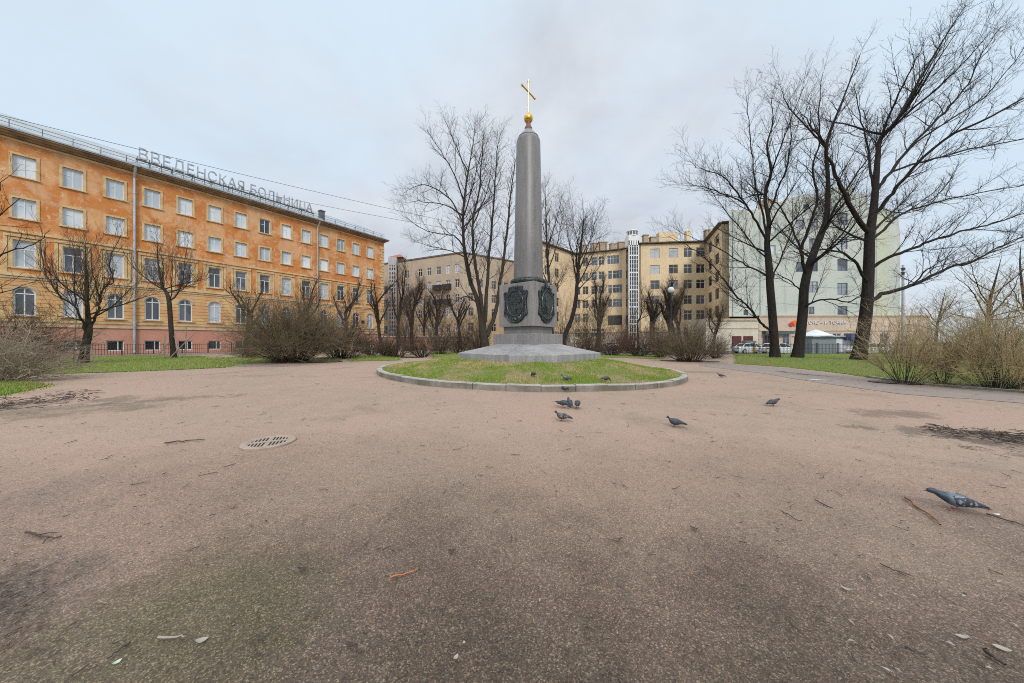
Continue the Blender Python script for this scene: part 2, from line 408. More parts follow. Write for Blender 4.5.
    M['greenleaf'] = mat('green_leaf', (.42, .52, .36), (.5, .55, .42), 8, .7)
    M['redtwig'] = mat('reddish_twig', (.30, .13, .065), (.18, .08, .045), 20, .75)
    M['greytwig'] = mat('grey_twig', (.38, .32, .27), (.26, .21, .18), 20, .8)
    M['darktwig'] = mat('dark_twig', (.05, .038, .03), (.09, .065, .05), 12, .85)
    M['carwhite'] = mat('car_white', (.74, .75, .76), (.70, .71, .72), 1, .25)
    M['cargrey'] = mat('car_grey', (.20, .21, .22), (.18, .19, .20), 1, .25, .4)
    M['carglass'] = mat('car_glass', (.02, .024, .03), (.03, .034, .04), 1, .05)
    M['tyre'] = mat('tyre', (.02, .02, .02), (.03, .03, .03), 6, .85)
    M['taxi'] = mat('taxi_yellow', (.80, .50, .02), (.78, .46, .02), 2, .4)
    M['red_lamp'] = mat('tail_lamp', (.4, .02, .02), (.35, .02, .02), 4, .2)
mats()

# ------------------------------------------------------------------ camera, light, sky
cam = bpy.data.cameras.new('camera'); cam.sensor_width = 36; cam.lens = F / 1024 * 36
cam.clip_start = .05; cam.clip_end = 6000
co = bpy.data.objects.new('camera', cam); COL.objects.link(co); co.location = (0, 0, EYE); co.rotation_euler = (R(90), 0, 0)
SC.camera = co
sun_el, sun_az = R(37), math.atan2(.10, -.7)
sl = bpy.data.lights.new('sun', 'SUN'); sl.energy = 1.5; sl.angle = R(14); sl.color = (1, .96, .9)
so = bpy.data.objects.new('sun', sl); COL.objects.link(so)
sd = Vector((math.sin(sun_az) * math.cos(sun_el), math.cos(sun_az) * math.cos(sun_el), math.sin(sun_el)))
so.rotation_euler = sd.to_track_quat('Z', 'Y').to_euler(); so.location = (0, 0, 60)

def make_world():
    w = bpy.data.worlds.new('World'); SC.world = w; w.use_nodes = True
    t = w.node_tree; bg = t.nodes['Background']
    N = t.nodes.new; Lk = t.links.new
    sky = N('ShaderNodeTexSky'); sky.sky_type = 'NISHITA'; sky.sun_disc = False
    sky.sun_elevation = sun_el; sky.sun_rotation = sun_az
    tc = N('ShaderNodeTexCoord'); sep = N('ShaderNodeSeparateXYZ'); Lk(tc.outputs['Generated'], sep.inputs[0])
    # cloud deck seen in perspective: direction divided by its height
    def mth(op, a, b=0.0, cl=False):
        n = N('ShaderNodeMath'); n.operation = op; n.use_clamp = cl
        for i, v in enumerate((a, b)):
            if isinstance(v, bpy.types.NodeSocket): Lk(v, n.inputs[i])
            else: n.inputs[i].default_value = v
        return n.outputs[0]
    h = mth('ADD', mth('MAXIMUM', sep.outputs[2], 0.0), .35)
    cb = N('ShaderNodeCombineXYZ'); Lk(mth('DIVIDE', sep.outputs[0], h), cb.inputs[0]); Lk(mth('DIVIDE', sep.outputs[1], h), cb.inputs[1])
    def nz(sc, det, off, ro=.55):
        mp = N('ShaderNodeMapping'); mp.inputs['Location'].default_value = off; Lk(cb.outputs[0], mp.inputs[0])
        n = N('ShaderNodeTexNoise'); n.inputs['Scale'].default_value = sc; n.inputs['Detail'].default_value = det; n.inputs['Roughness'].default_value = ro
        n.inputs['Distortion'].default_value = .25
        Lk(mp.outputs[0], n.inputs['Vector']); return n.outputs['Fac']
    def ramp(f, pts):
        n = N('ShaderNodeValToRGB'); e = n.color_ramp.elements
        while len(e) < len(pts): e.new(.5)
        for i, (p, c) in enumerate(pts): e[i].position = p; e[i].color = tuple(c) + (1,)
        Lk(f, n.inputs[0]); return n.outputs[0]
    def mix(f, a, b, mode='MIX'):
        n = N('ShaderNodeMix'); n.data_type = 'RGBA'; n.blend_type = mode
        for s_, v in ((n.inputs[0], f), (n.inputs[6], a), (n.inputs[7], b)):
            if isinstance(v, bpy.types.NodeSocket): Lk(v, s_)
            else: s_.default_value = (tuple(v) + (1,)) if hasattr(v, '__len__') else v
        return n.outputs[2]
    c1 = nz(1.3, 6, (-7, 1, 0)); c2 = nz(3.0, 7, (7.7, 2.2, 1), .58)
    # thin blue-white veil against grey-violet cloud; values are radiance / strength
    veil = mix(.45, (6.0, 6.9, 7.6), sky.outputs[0])
    veil = mix(.75, veil, (5.6, 6.75, 7.75))
    grey = mix(ramp(c2, [(.3, (0, 0, 0)), (.7, (1, 1, 1))]), (4.45, 4.8, 5.3), (5.85, 6.25, 6.75))
    c1 = mth('ADD', c1, mth('ADD', mth('MULTIPLY', mth('SUBTRACT', .45, sep.outputs[2]), .12), mth('MULTIPLY', mth('SUBTRACT', sep.outputs[1], .68), .65))); col = mix(ramp(c1, [(.36, (0, 0, 0)), (.64, (1, 1, 1))]), veil, grey)
    # low centre is the heavier grey bank; overcast sky is brightest overhead
    low = ramp(sep.outputs[2], [(0.0, (1.0, .99, .985)), (.3, (.94, .94, .95)), (.62, (1, 1, 1)), (1.0, (1, 1, 1))])
    col = mix(1.0, col, low, 'MULTIPLY')
    zen = ramp(sep.outputs[2], [(.76, (0, 0, 0)), (1.0, (1, 1, 1))])
    n = N('ShaderNodeMix'); n.data_type = 'RGBA'; n.blend_type = 'MIX'
    col = mix(zen, col, (16, 16.6, 17))
    Lk(col, bg.inputs['Color']); bg.inputs['Strength'].default_value = .11
make_world()
SC.view_settings.view_transform = 'Standard'; SC.view_settings.look = 'None'
SC.view_settings.exposure = 0.28; SC.view_settings.gamma = 1.0
SC.cycles.use_denoising = False; SC.cycles.pixel_filter_type = 'BLACKMAN_HARRIS'; SC.cycles.filter_width = 1.0
SC.cycles.max_bounces = 5; SC.cycles.diffuse_bounces = 3; SC.cycles.glossy_bounces = 2
SC.cycles.sample_clamp_indirect = 4.0

# ------------------------------------------------------------------ ground and sheets
def make_ground():
    xs = np.concatenate([[-3000, -1200, -500, -250, -150, -110, -85, -70, -60, -52, -46], np.arange(-42, -12, 1.0), np.arange(-12, 12, .16), np.arange(12, 44, .8), [48, 56, 66, 80, 100, 140, 250, 500, 1200, 3000]])
    ys = np.concatenate([[-3000, -800, -200, -60, -25, -10, -5, -2], np.arange(-1, 12, .16), np.arange(12, 48, .7), [52, 58, 66, 76, 90, 110, 150, 250, 500, 1200, 3000]])
    X, Y = np.meshgrid(xs, ys); Z = g(X, Y)
    nx, ny = len(xs), len(ys); v = np.stack([X, Y, Z], -1).reshape(-1, 3)
    i = np.arange(ny - 1)[:, None] * nx; j = np.arange(nx - 1)[None, :]
    f = np.stack([i + j, i + j + 1, i + nx + j + 1, i + nx + j], -1).reshape(-1, 4)
    o = np_mesh('ground', v, f, M['gravel'], None, True); tag(o, kind='structure')
make_ground()

def resample(poly, step):
    out = []
    n = len(poly)
    for i in range(n):
        a = np.array(poly[i]); b = np.array(poly[(i + 1) % n]); L = np.linalg.norm(b - a); k = max(1, int(L / step))
        for q in range(k): out.append(a + (b - a) * q / k)
    return np.array(out)

def sheet(name, poly, m, lift=.006, wob=.12, rings=10, step=.4, bulge=0.0, kind='structure', bumpy=0.0):
    """ground sheet draped on the terrain, star-shaped outline with an uneven edge"""
    p = resample(poly, step); c = p.mean(0); n = len(p)
    q = []
    for k, a in enumerate(p):
        d = (a - c); L = np.linalg.norm(d) + 1e-6
        w = wob * (mn.noise((a[0] * .9, a[1] * .9, 2.0)) + .6 * mn.noise((a[0] * 2.7, a[1] * 2.7, 4.0)))
        q.append(a + d / L * w)
    q = np.array(q); vs = []; fs = []
    for r in range(1, rings + 1):
        s = r / rings
        pts = c + (q - c) * s
        z = g(pts[:, 0], pts[:, 1]) + lift + bulge * (1 - s ** 4)
        if bumpy: z = z + np.array([bumpy * max(0, mn.noise((a[0] * 1.5, a[1] * 1.5, 9.))) * (1 - s ** 6) for a in pts])
        vs.append(np.column_stack([pts, z]))
    vs = np.concatenate(vs + [np.array([[c[0], c[1], gz(*c) + lift + bulge]])]); cc = len(vs) - 1
    f = []
    for r in range(rings - 1):
        for k in range(n):
            k2 = (k + 1) % n
            f.append((r * n + k, r * n + k2, (r + 1) * n + k2, (r + 1) * n + k))
    me = bpy.data.meshes.new(name)
    me.from_pydata(vs.tolist(), [], f + [(cc, (k + 1) % n, k)[::-1] for k in range(n)]); me.materials.append(m)
    me.polygons.foreach_set('use_smooth', [True] * len(me.polygons)); me.update()
    o = bpy.data.objects.new(name, me); COL.objects.link(o); o['kind'] = kind
    return o, q

def pxpoly(pts): return [P(*p)[:2] for p in pts]

def inside(poly, x, y):
    c = False; n = len(poly); j = n - 1
    for i in range(n):
        if (poly[i][1] > y) != (poly[j][1] > y) and x < (poly[j][0] - poly[i][0]) * (y - poly[i][1]) / (poly[j][1] - poly[i][1]) + poly[i][0]: c = not c
        j = i
    return c

def blades(name, pts, m, h=(.04, .1), seed=1):
    """one mesh of bent grass blades at (x, y, z)"""
    rg = np.random.default_rng(seed); pts = np.asarray(pts); n = len(pts)
    a = rg.uniform(0, 6.283, n); hh = rg.uniform(h[0], h[1], n); w = rg.uniform(.006, .012, n); le = rg.uniform(.2, .9, n) * hh
    dx, dy = np.cos(a), np.sin(a); b = rg.uniform(0, 6.283, n)
    v = np.empty((n, 3, 3))
    v[:, 0] = pts + np.stack([-dx * w, -dy * w, 0 * a - .005], -1); v[:, 1] = pts + np.stack([dx * w, dy * w, 0 * a - .005], -1)
    v[:, 2] = pts + np.stack([np.cos(b) * le, np.sin(b) * le, hh], -1)
    o = np_mesh(name, v.reshape(-1, 3), np.arange(3 * n).reshape(-1, 3), m); o['kind'] = 'stuff'
    return o

LAWNS = {}
def lawn(key, px, lift=.02, bulge=.02, nb=0, edge=True, h=(.05, .12)):
    poly = pxpoly(px); o, q = sheet('lawn', poly, M['lawn'], lift, .22, 12, .35, bulge)
    LAWNS[key] = poly
    if nb:
        rg = random.Random(len(LAWNS) * 7); pts = []
        xs = [p[0] for p in poly]; ys = [p[1] for p in poly]
        while len(pts) < nb:
            x = rg.uniform(min(xs), max(xs)); y = rg.uniform(min(ys), max(ys))
            if inside(poly, x, y) and mn.noise((x * .8, y * .8, 3)) > -.35: pts.append((x, y, gz(x, y) + lift + bulge * .6))
        for k in range(nb // 3):     # ragged fringe
            a = q[rg.randrange(len(q))]; pts.append((a[0] + rg.gauss(0, .14), a[1] + rg.gauss(0, .14), gz(a[0], a[1]) + lift * .5))
        blades('grass', pts, M['blade'], h, len(LAWNS))
lawn('west', [(-90, 381), (0, 375), (60, 374), (150, 371), (225, 367.8), (237, 365), (216, 361.5), (200, 356.5), (150, 355), (60, 356.8), (-90, 359)], nb=16000)
lawn('west_near', [(-60, 404), (0, 396), (26, 391), (46, 385.5), (0, 381.8), (-60, 384)], nb=5000, h=(.03, .09))
lawn('west_back', [(244, 364), (338, 361.2), (342, 358.6), (206, 358.2), (212, 360)], nb=4000)
lawn('north_west', [(350, 361.5), (398, 360.5), (402, 356), (352, 356)], nb=2500)
lawn('north', [(432, 358.5), (480, 356.5), (480, 352), (432, 352.5)], nb=2500)
lawn('north_east', [(598, 357.4), (662, 359), (662, 355), (598, 353.6)], nb=2500)
lawn('east', [(738, 364), (781, 366.8), (830, 372), (870, 377.5), (925, 385), (1024, 392.5), (1100, 396), (1200, 372), (1100, 358), (870, 354.6), (733, 354.6)], lift=.02, nb=22000)

o, _ = sheet('path', pxpoly([(700, 361.6), (738, 364.8), (790, 368.5), (870, 378.6), (925, 386.5), (1024, 394), (1110, 400), (1110, 409), (1000, 402), (900, 394), (820, 383), (760, 373), (700, 366)]), M['path'], .009, .25, 10, .4)
o, _ = sheet('path', pxpoly([(206, 361.2), (222, 364), (241, 366.8), (262, 367.2), (300, 366), (240, 363)]), M['path'], .008, .1, 6, .3)
o, _ = sheet('puddle_water', [(x, y) for x, y in [(12.1, 12.9), (12.5, 12.65), (13.0, 12.8), (13.1, 13.2), (12.6, 13.5), (12.2, 13.3)]], M['puddle'], .014, .2, 6, .1)

M['soil_shade'] = mat('soil_shade', (.065, .048, .034), (.13, .098, .068), 4, .95, bump=.6, bdist=.03, detail=8)
def soil_shade(px, py, rx, ry, Z=None):  # dark earth sheets; contact shade under shrubs and trunks is put into their colour
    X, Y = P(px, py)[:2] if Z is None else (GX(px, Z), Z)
    sheet('soil_shade', [(X + rx * math.cos(2 * math.pi * k / 18), Y + ry * math.sin(2 * math.pi * k / 18)) for k in range(18)], M['soil_shade'], .034, .3, 6, .3)
soil_shade(291, 361.8, 3.2, 1.5); soil_shade(342, 358.3, 2.6, 1.2); soil_shade(690, 361.2, 2.4, 1.2); soil_shade(905, 383, 1.3, .7); soil_shade(1000, 386.5, 2.6, .8)
soil_shade(859, 0, .95, .8, 23); soil_shade(797, 0, .8, .7, 26); soil_shade(775, 0, .75, .7, 26.5); soil_shade(84, 0, .7, .6, 20.5); soil_shade(400, 357.3, 1.8, .8); soil_shade(458, 353, 1.8, .9); soil_shade(640, 356.4, 1.8, .8)
# street behind the square
def strip(name, x0, x1, y0, y1, lift, m, n=40):
    mb = MB(); ys = np.linspace(y0, y1, 6); xs = np.linspace(x0, x1, n)
    for i in range(n - 1):
        for j in range(5):
            c = [(xs[i], ys[j]), (xs[i + 1], ys[j]), (xs[i + 1], ys[j + 1]), (xs[i], ys[j + 1])]
            mb.quad(*[(p[0], p[1], gz(*p) + lift) for p in c])
    o = mb.build(name, m); o['kind'] = 'structure'; return o
strip('road', 2, 160, 40, 50.4, .006, M['asphalt'])
mb = MB(); mb.box((81, 52.7, -.12), (79, 2.25, .1)); o = mb.build('pavement', M['pave']); o['kind'] = 'structure'

# ------------------------------------------------------------------ mound and its kerb
OC = (.81, 15.8)
RR = 6.9
def mound_z(r):
    e = .17 + (.40) * float(sstep(0, 3.4, RR - .25 - r)) if r < RR else .17
    return e
def ringbase(x, y): return gz(x, y)
def make_mound():
    n = 120; rings = 26; vs = []; fs = []
    for k in range(rings + 1):
        r = (RR - .21) * k / rings
        for i in range(n):
            a = 2 * math.pi * i / n; x = OC[0] + r * math.cos(a); y = OC[1] + r * math.sin(a)
            tilt = gz(x, y) - gz(*OC); w = min(1, max(0, (r - 2.5) / 3))
            vs.append((x, y, gz(*OC) + mound_z(r) + tilt * w + .03 * mn.noise((x * .9, y * .9, 0)) * (1 if r < 6.4 else .3)))
    for k in range(rings):
        for i in range(n):
            i2 = (i + 1) % n; fs.append((k * n + i, k * n + i2, (k + 1) * n + i2, (k + 1) * n + i))
    me = bpy.data.meshes.new('mound_lawn'); me.from_pydata(vs, [], fs); me.materials.append(M['mound'])
    me.polygons.foreach_set('use_smooth', [True] * len(fs)); me.update()
    o = bpy.data.objects.new('lawn_mound', me); COL.objects.link(o); o['kind'] = 'structure'
    rg = random.Random(3); pts = []
    while len(pts) < 60000:
        r = (RR - .24) * math.sqrt(rg.random()); a = rg.uniform(0, 6.283); x = OC[0] + r * math.cos(a); y = OC[1] + r * math.sin(a)
        if y > OC[1] + 3: continue
        if mn.noise((x * .7, y * .7, 7)) + .4 * mn.noise((x * 2.5, y * 2.5, 1)) < -.08 and rg.random() < .88: continue
        tilt = gz(x, y) - gz(*OC); w = min(1, max(0, (r - 2.5) / 3))
        pts.append((x, y, gz(*OC) + mound_z(r) + tilt * w + .03 * mn.noise((x * .9, y * .9, 0)) * (1 if r < 6.4 else .3)))
    for k in range(5000):   # taller tufts against the slab
        a = rg.uniform(0, 6.283); r = rg.uniform(3.0, 3.7); x = OC[0] + r * math.cos(a); y = OC[1] + r * math.sin(a)
        pts.append((x, y, gz(*OC) + mound_z(r)))
    blades('grass', pts, M['blade_dry'], (.02, .075), 9)
make_mound()
def make_kerb_ring():
    mb = MB(); rg = random.Random(4); nb = 44
    for b in range(nb):
        a0 = 2 * math.pi * b / nb + .0012; a1 = 2 * math.pi * (b + 1) / nb - .0012; dz = rg.uniform(-.012, .012); dr = rg.uniform(-.012, .012)
        m = 5; vs = []
        for k in range(m + 1):
            a = a0 + (a1 - a0) * k / m; ca, sa = math.cos(a), math.sin(a)
            x, y = OC[0] + RR * ca, OC[1] + RR * sa; z = gz(x, y)
            for r, h in ((RR + dr, -.15), (RR + dr, .165 + dz), (RR - .02 + dr, .19 + dz), (RR - .20 + dr, .19 + dz), (RR - .22 + dr, .17 + dz), (RR - .22 + dr, -.15)):
                vs.append((OC[0] + r * ca, OC[1] + r * sa, z + h))
        fs = []
        for k in range(m):
            for j in range(6): fs.append((k * 6 + j, k * 6 + (j + 1) % 6, (k + 1) * 6 + (j + 1) % 6, (k + 1) * 6 + j))
        fs += [tuple(range(6)), tuple(range(m * 6 + 5, m * 6 - 1, -1))]
        mb.add(vs, fs)
    o = mb.build('kerb_ring', M['kerb']); tag(o, 'round kerb of mossy stone blocks enclosing the grassy mound under the obelisk', 'kerb')
    # straight kerb along the east lawn
    mb = MB(); line = pxpoly([(868, 377.6), (925, 385.3), (1024, 393), (1130, 399)]); pts = resample(line, 1.0)
    pts = [p for p in pts if p[1] < 15.5][:40]
    seg = []
    for i in range(len(line) - 1):
        a, b = np.array(line[i]), np.array(line[i + 1]); L = np.linalg.norm(b - a); k = max(1, int(L / 1.0))
        for q in range(k): seg.append((a + (b - a) * q / k, a + (b - a) * (q + 1) / k))
    for a, b in seg:
        d = b - a; L = np.linalg.norm(d); c = (a + b) / 2
        mb.box((c[0], c[1], gz(*c) + .02 + rg.uniform(-.015, .015)), (L / 2 - .008, .075, .07), math.atan2(d[1], d[0]) + rg.uniform(-.015, .015))
    o = mb.build('kerb_stones', M['kerb']); tag(o, 'low straight kerb stones along the lawn under the straw coloured shrubs', 'kerb')
make_kerb_ring()

# ------------------------------------------------------------------ obelisk
def make_obelisk():
    th = R(38); ZB = .70
    rv = Vector((math.sin(th), math.cos(th), 0)); lv = Vector((-math.cos(th), math.sin(th), 0))
    root = empty('obelisk_monument', (OC[0], OC[1], ZB), 'tall round granite memorial column on a cubic pedestal with a gilded cross on top', 'monument')
    def sq(mb, s, z0, z1, k=1.0):
        h = s / 2; c = Vector((OC[0], OC[1], 0)); cs = [c - rv * h - lv * h, c + rv * h - lv * h, c + rv * h + lv * h, c - rv * h + lv * h]
        h2 = h * k; cs2 = [c - rv * h2 - lv * h2, c + rv * h2 - lv * h2, c + rv * h2 + lv * h2, c - rv * h2 + lv * h2]
        vs = [(p.x, p.y, z0) for p in cs] + [(p.x, p.y, z1) for p in cs2]
        mb.add(vs, [(0, 1, 5, 4), (1, 2, 6, 5), (2, 3, 7, 6), (3, 0, 4, 7), (3, 2, 1, 0), (4, 5, 6, 7)])
    # chamfered slab with sloping top
    a1, b1 = 3.3, .94
    octo = [(-b1, -a1), (b1, -a1), (a1, -b1), (a1, b1), (b1, a1), (-b1, a1), (-a1, b1), (-a1, -b1)]
    ks = 1.5 / 3.3
    mb = MB(); n = 8
    lev = [(1.0, .3), (1.0, .955), (.994, .98), (ks, 1.375)]
    vs = [(OC[0] + p[0] * k, OC[1] + p[1] * k, z) for k, z in lev for p in octo]
    fs = [(j * n + i, j * n + (i + 1) % n, (j + 1) * n + (i + 1) % n, (j + 1) * n + i) for j in range(3) for i in range(n)] + [tuple(range(24, 32))]
    mb.add(vs, fs); mb.build('base_slab', M['granite_light'], root)
    mb = MB(); sq(mb, 2.46, 1.30, 1.86); bevel(mb.build('base_block', M['granite_base'], root), .02)
    mb = MB(); sq(mb, 1.70, 1.861, 2.20); bevel(mb.build('pedestal_neck', M['granite'], root), .012)
    mb = MB(); sq(mb, 2.04, 2.201, 4.24); ped = bevel(mb.build('pedestal', M['granite_base'], root), .018)
    # bronze plaques
    outline = [(0, 0), (-.22, .035), (-.42, .15), (-.50, .30), (-.66, .36), (-.70, .40), (-.64, .75), (-.64, 1.05), (-.70, 1.42), (-.64, 1.50), (-.44, 1.50), (-.40, 1.56), (-.40, 1.70),
               (-.15, 1.74), (.15, 1.74), (.40, 1.70), (.40, 1.56), (.44, 1.50), (.64, 1.50), (.70, 1.42), (.64, 1.05), (.64, .75), (.70, .40), (.66, .36), (.50, .30), (.42, .15), (.22, .035)]
    def oval(k, n=28): return [(math.sin(-2 * math.pi * i / n) * .47 * k, .93 + math.cos(2 * math.pi * i / n) * .60 * k) for i in range(n)]
    def plaque(ax, nrm, emblem):
        c = Vector((OC[0], OC[1], 2.36)) + nrm * 1.02
        def T(u, v, d): q = c + ax * u + nrm * d; return (q.x, q.y, 2.36 + v)
        def pr(mb, pts, d0, d1):
            n = len(pts); vs = [T(p[0], p[1], d0) for p in pts] + [T(p[0], p[1], d1) for p in pts]
            fs = [(i, (i + 1) % n, n + (i + 1) % n, n + i) for i in range(n)] + [tuple(range(n, 2 * n))]
            mb.add(vs, fs)
        mb = MB(); pr(mb, outline, -.01, .07)
        pl = bevel(mb.build('plaque', M['bronze'], root), .015)
        # raised moulding that follows the edge
        mb = MB(); n = len(outline)
        for i in range(n):
            p, q = outline[i], outline[(i + 1) % n]; s = lambda e: (e[0] * .93, .87 + (e[1] - .87) * .95)
            mb.bar(T(*s(p), .075), T(*s(q), .075), .022, 5)
        ov = oval(1.0)
        for i in range(len(ov)): mb.bar(T(*ov[i], .08), T(*ov[(i + 1) % len(ov)], .08), .035, 6)
        rg = random.Random(8 if emblem else 9)
        for k in range(30):      # cast leaves and trophies round the oval
            a = 2 * math.pi * k / 30; u = .56 * math.sin(a); v = .93 + .70 * math.cos(a); b = a + rg.uniform(-.6, .6)
            if abs(u) < .62 and .1 < v < 1.66: mb.bar(T(u, v, .075), T(u + .10 * math.sin(b), v + .10 * math.cos(b), .10), .03, 5, .012)
        mb.build('moulding', M['bronze_worn'], pl)
        mb = MB()
        if not emblem:
            for k, wd in enumerate((.14, .30, .34, .36, .36, .34, .30, .22)):     # lines of cast lettering, worn flat
                v = 1.36 - k * .115; x = -wd
                while x < wd - .03:
                    w = rg.uniform(.02, .045); 
                    if rg.random() > .15: pr(mb, [(x, v - .03), (x, v + .03), (x + w, v + .03), (x + w, v - .03)][::-1], .07, .088)
                    x += w + .016
            mb.build('lettering', M['bronze_worn'], pl)
        else:
            pr(mb, oval(.86), .07, .10)
            pr(mb, [(u * .5, .95 + (v - .95) * .5) for u, v in [(0, .3), (-.45, .65), (-.5, 1.5), (-.15, 1.42), (0, 1.6), (.15, 1.42), (.5, 1.5), (.45, .65)]], .10, .135)
            for a in np.linspace(-1.1, 1.1, 9): mb.bar(T(0, .45, .11), T(.42 * math.sin(a), .45 + .62 * abs(math.cos(a)), .12), .022, 5, .01)
            for a in (-.9, -.45, 0, .45, .9): mb.bar(T(a * .12, 1.72, .05), T(a * .2, 1.93, .08), .045, 6, .02)
            pr(mb, [(-.16, 1.66), (-.2, 1.78), (.2, 1.78), (.16, 1.66)], .05, .12)
            pr(mb, [(-.4, .30), (-.36, .40), (0, .30), (.36, .40), (.4, .30), (0, .17)], .07, .11)
            mb.build('emblem', M['bronze_worn'], pl)
    plaque(-lv, -rv, False)      # left face as seen
    plaque(rv, -lv, True)        # right face as seen
    # laurel wreath ring
    mb = MB(); n = 72; m = 10; vs = []; fs = []
    for i in range(n):
        a = 2 * math.pi * i / n
        for j in range(m):
            b = 2 * math.pi * j / m; rr = .15 * (1 + .10 * math.sin(a * 30 + b * 2)); r = .745 + rr * math.cos(b)
            vs.append((OC[0] + r * math.cos(a), OC[1] + r * math.sin(a), 4.39 + rr * math.sin(b)))
    for i in range(n):
        for j in range(m): fs.append((i * m + j, ((i + 1) % n) * m + j, ((i + 1) % n) * m + (j + 1) % m, i * m + (j + 1) % m))
    mb.add(vs, fs); mb.build('wreath_ring', M['bronze'], root, smooth=True)
    mb = MB(); mb.lathe([(.73, 4.241 - ZB), (.728, 4.6 - ZB), (.585, 11.30 - ZB), (.56, 11.42 - ZB), (.48, 11.52 - ZB)], (OC[0], OC[1], ZB), 48)
    o = mb.build('column', M['granite'], root, smooth=True)
    for p in o.data.polygons:
        if len(p.vertices) > 4: p.use_smooth = False
    mb = MB(); mb.lathe([(.50, 11.50), (.50, 11.56), (.40, 11.66), (.24, 11.86), (.18, 11.95)], (OC[0], OC[1], 0), 32); mb.build('cap', M['lead'], root, smooth=True)
    mb = MB(); mb.lathe([(.175, 11.94), (.19, 12.02), (.13, 12.14), (.10, 12.24), (.12, 12.30)], (OC[0], OC[1], 0), 24); mb.build('finial', M['copper'], root, smooth=True)
    mb = MB(); zc, rb = 12.5, .22
    mb.lathe([(max(.01, rb * math.sin(math.pi * k / 14)), -rb * math.cos(math.pi * k / 14)) for k in range(15)], (OC[0], OC[1], zc), 28); mb.build('gilded_ball', M['gold'], root, smooth=True)
    mb = MB(); c = Vector((OC[0], OC[1], 0))
    mb.bar(c + Vector((0, 0, 12.70)), c + Vector((0, 0, 14.33)), .04, 8, .036)
    mb.lathe([(.075, 12.68), (.085, 12.74), (.045, 12.82)], (OC[0], OC[1], 0), 16)
    for q in (-1, 1):
        mb.bar(c + Vector((0, 0, 13.82)), c + rv * (.54 * q) + Vector((0, 0, 13.82)), .036, 8)
        e = c + rv * (.54 * q) + Vector((0, 0, 13.82)); mb.bar(e - rv * .05 * q, e + rv * .03 * q, .058, 8)
    mb.bar(c + Vector((0, 0, 14.30)), c + Vector((0, 0, 14.38)), .055, 8)
    mb.build('cross', M['gold'], root)
make_obelisk()

# ------------------------------------------------------------------ buildings
WIN_CACHE = {}
def win_mesh(w, h, arch, style, mframe, mpane):
    key = (round(w, 2), round(h, 2), arch, style, mframe.name, mpane.name)
    if key in WIN_CACHE: return WIN_CACHE[key]
    fr = MB(); t = .085 if w > .9 else .06
    d = .03
    hr = h - arch
    def b(x0, x1, z0, z1, dd=d): fr.box(((x0 + x1) / 2, 0, (z0 + z1) / 2), ((x1 - x0) / 2, dd, (z1 - z0) / 2))
    b(-w / 2, -w / 2 + t, 0, hr); b(w / 2 - t, w / 2, 0, hr); b(-w / 2 + t, w / 2 - t, 0, t)
    if arch == 0: b(-w / 2 + t, w / 2 - t, h - t, h)
    else:
        n = 12
        for i in range(n):
            a0 = math.pi * i / n; a1 = math.pi * (i + 1) / n
            p = []
            for a, k in ((a0, 1), (a1, 1), (a1, 0), (a0, 0)): p.append(((w / 2 - (0 if k else t)) * math.cos(a), hr + (arch - (0 if k else t)) * math.sin(a)))
            fr.add([(q[0], -d, q[1]) for q in p], [(3, 2, 1, 0)]); fr.add([(q[0], d, q[1]) for q in p], [(0, 1, 2, 3)])
            fr.quad((p[3][0], -d, p[3][1]), (p[2][0], -d, p[2][1]), (p[2][0], d, p[2][1]), (p[3][0], d, p[3][1]))
        b(-w / 2 + t, w / 2 - t, hr - t / 2, hr + t / 2)
    mt = t * .8
    if style == 'T':       # two leaves under a transom
        zt = h * .68 if arch == 0 else hr - t / 2
        b(-mt / 2, mt / 2, t, zt - mt / 2, d * .9)
        if arch == 0: b(-w / 2 + t, w / 2 - t, zt - mt / 2, zt + mt / 2, d * .9)
        else: b(-mt / 2, mt / 2, hr + t / 2, h - t, d * .9)
        b(-w / 2 + t, -w / 2 + t + .04, t, zt - mt / 2, d * .8)
    elif style == 'L':     # one sash beside a fixed light with a vent pane
        b(-mt / 2, mt / 2, t, h - t, d * .9); b(-w / 2 + t, -mt / 2, h * .62, h * .62 + mt * .7, d * .9)
    elif style == 'C':
        b(-mt / 2, mt / 2, t, h - t, d * .9); b(-w / 2 + t, -mt / 2, h * .66, h * .66 + mt, d * .9); b(mt / 2, w / 2 - t, h * .66, h * .66 + mt, d * .9)
    elif style == 'V': b(w * .12, w * .12 + mt, t, h - t, d * .9)
    pn = MB()
    if arch == 0: pn.quad((-w / 2 + .01, .004, .01), (w / 2 - .01, .004, .01), (w / 2 - .01, .004, h - .01), (-w / 2 + .01, .004, h - .01))
    else:
        pts = [(-w / 2 + .01, .004, .01), (w / 2 - .01, .004, .01)] + [((w / 2 - .01) * math.cos(math.pi * i / 12), .004, hr + (arch - .01) * math.sin(math.pi * i / 12)) for i in range(13)]
        pn.add(pts, [tuple(range(len(pts)))])
    fo = fr.build('window', mframe, None); po = pn.build('pane', mpane, None)
    r = (fo.data, po.data); bpy.data.objects.remove(fo); bpy.data.objects.remove(po)
    WIN_CACHE[key] = r
    return r

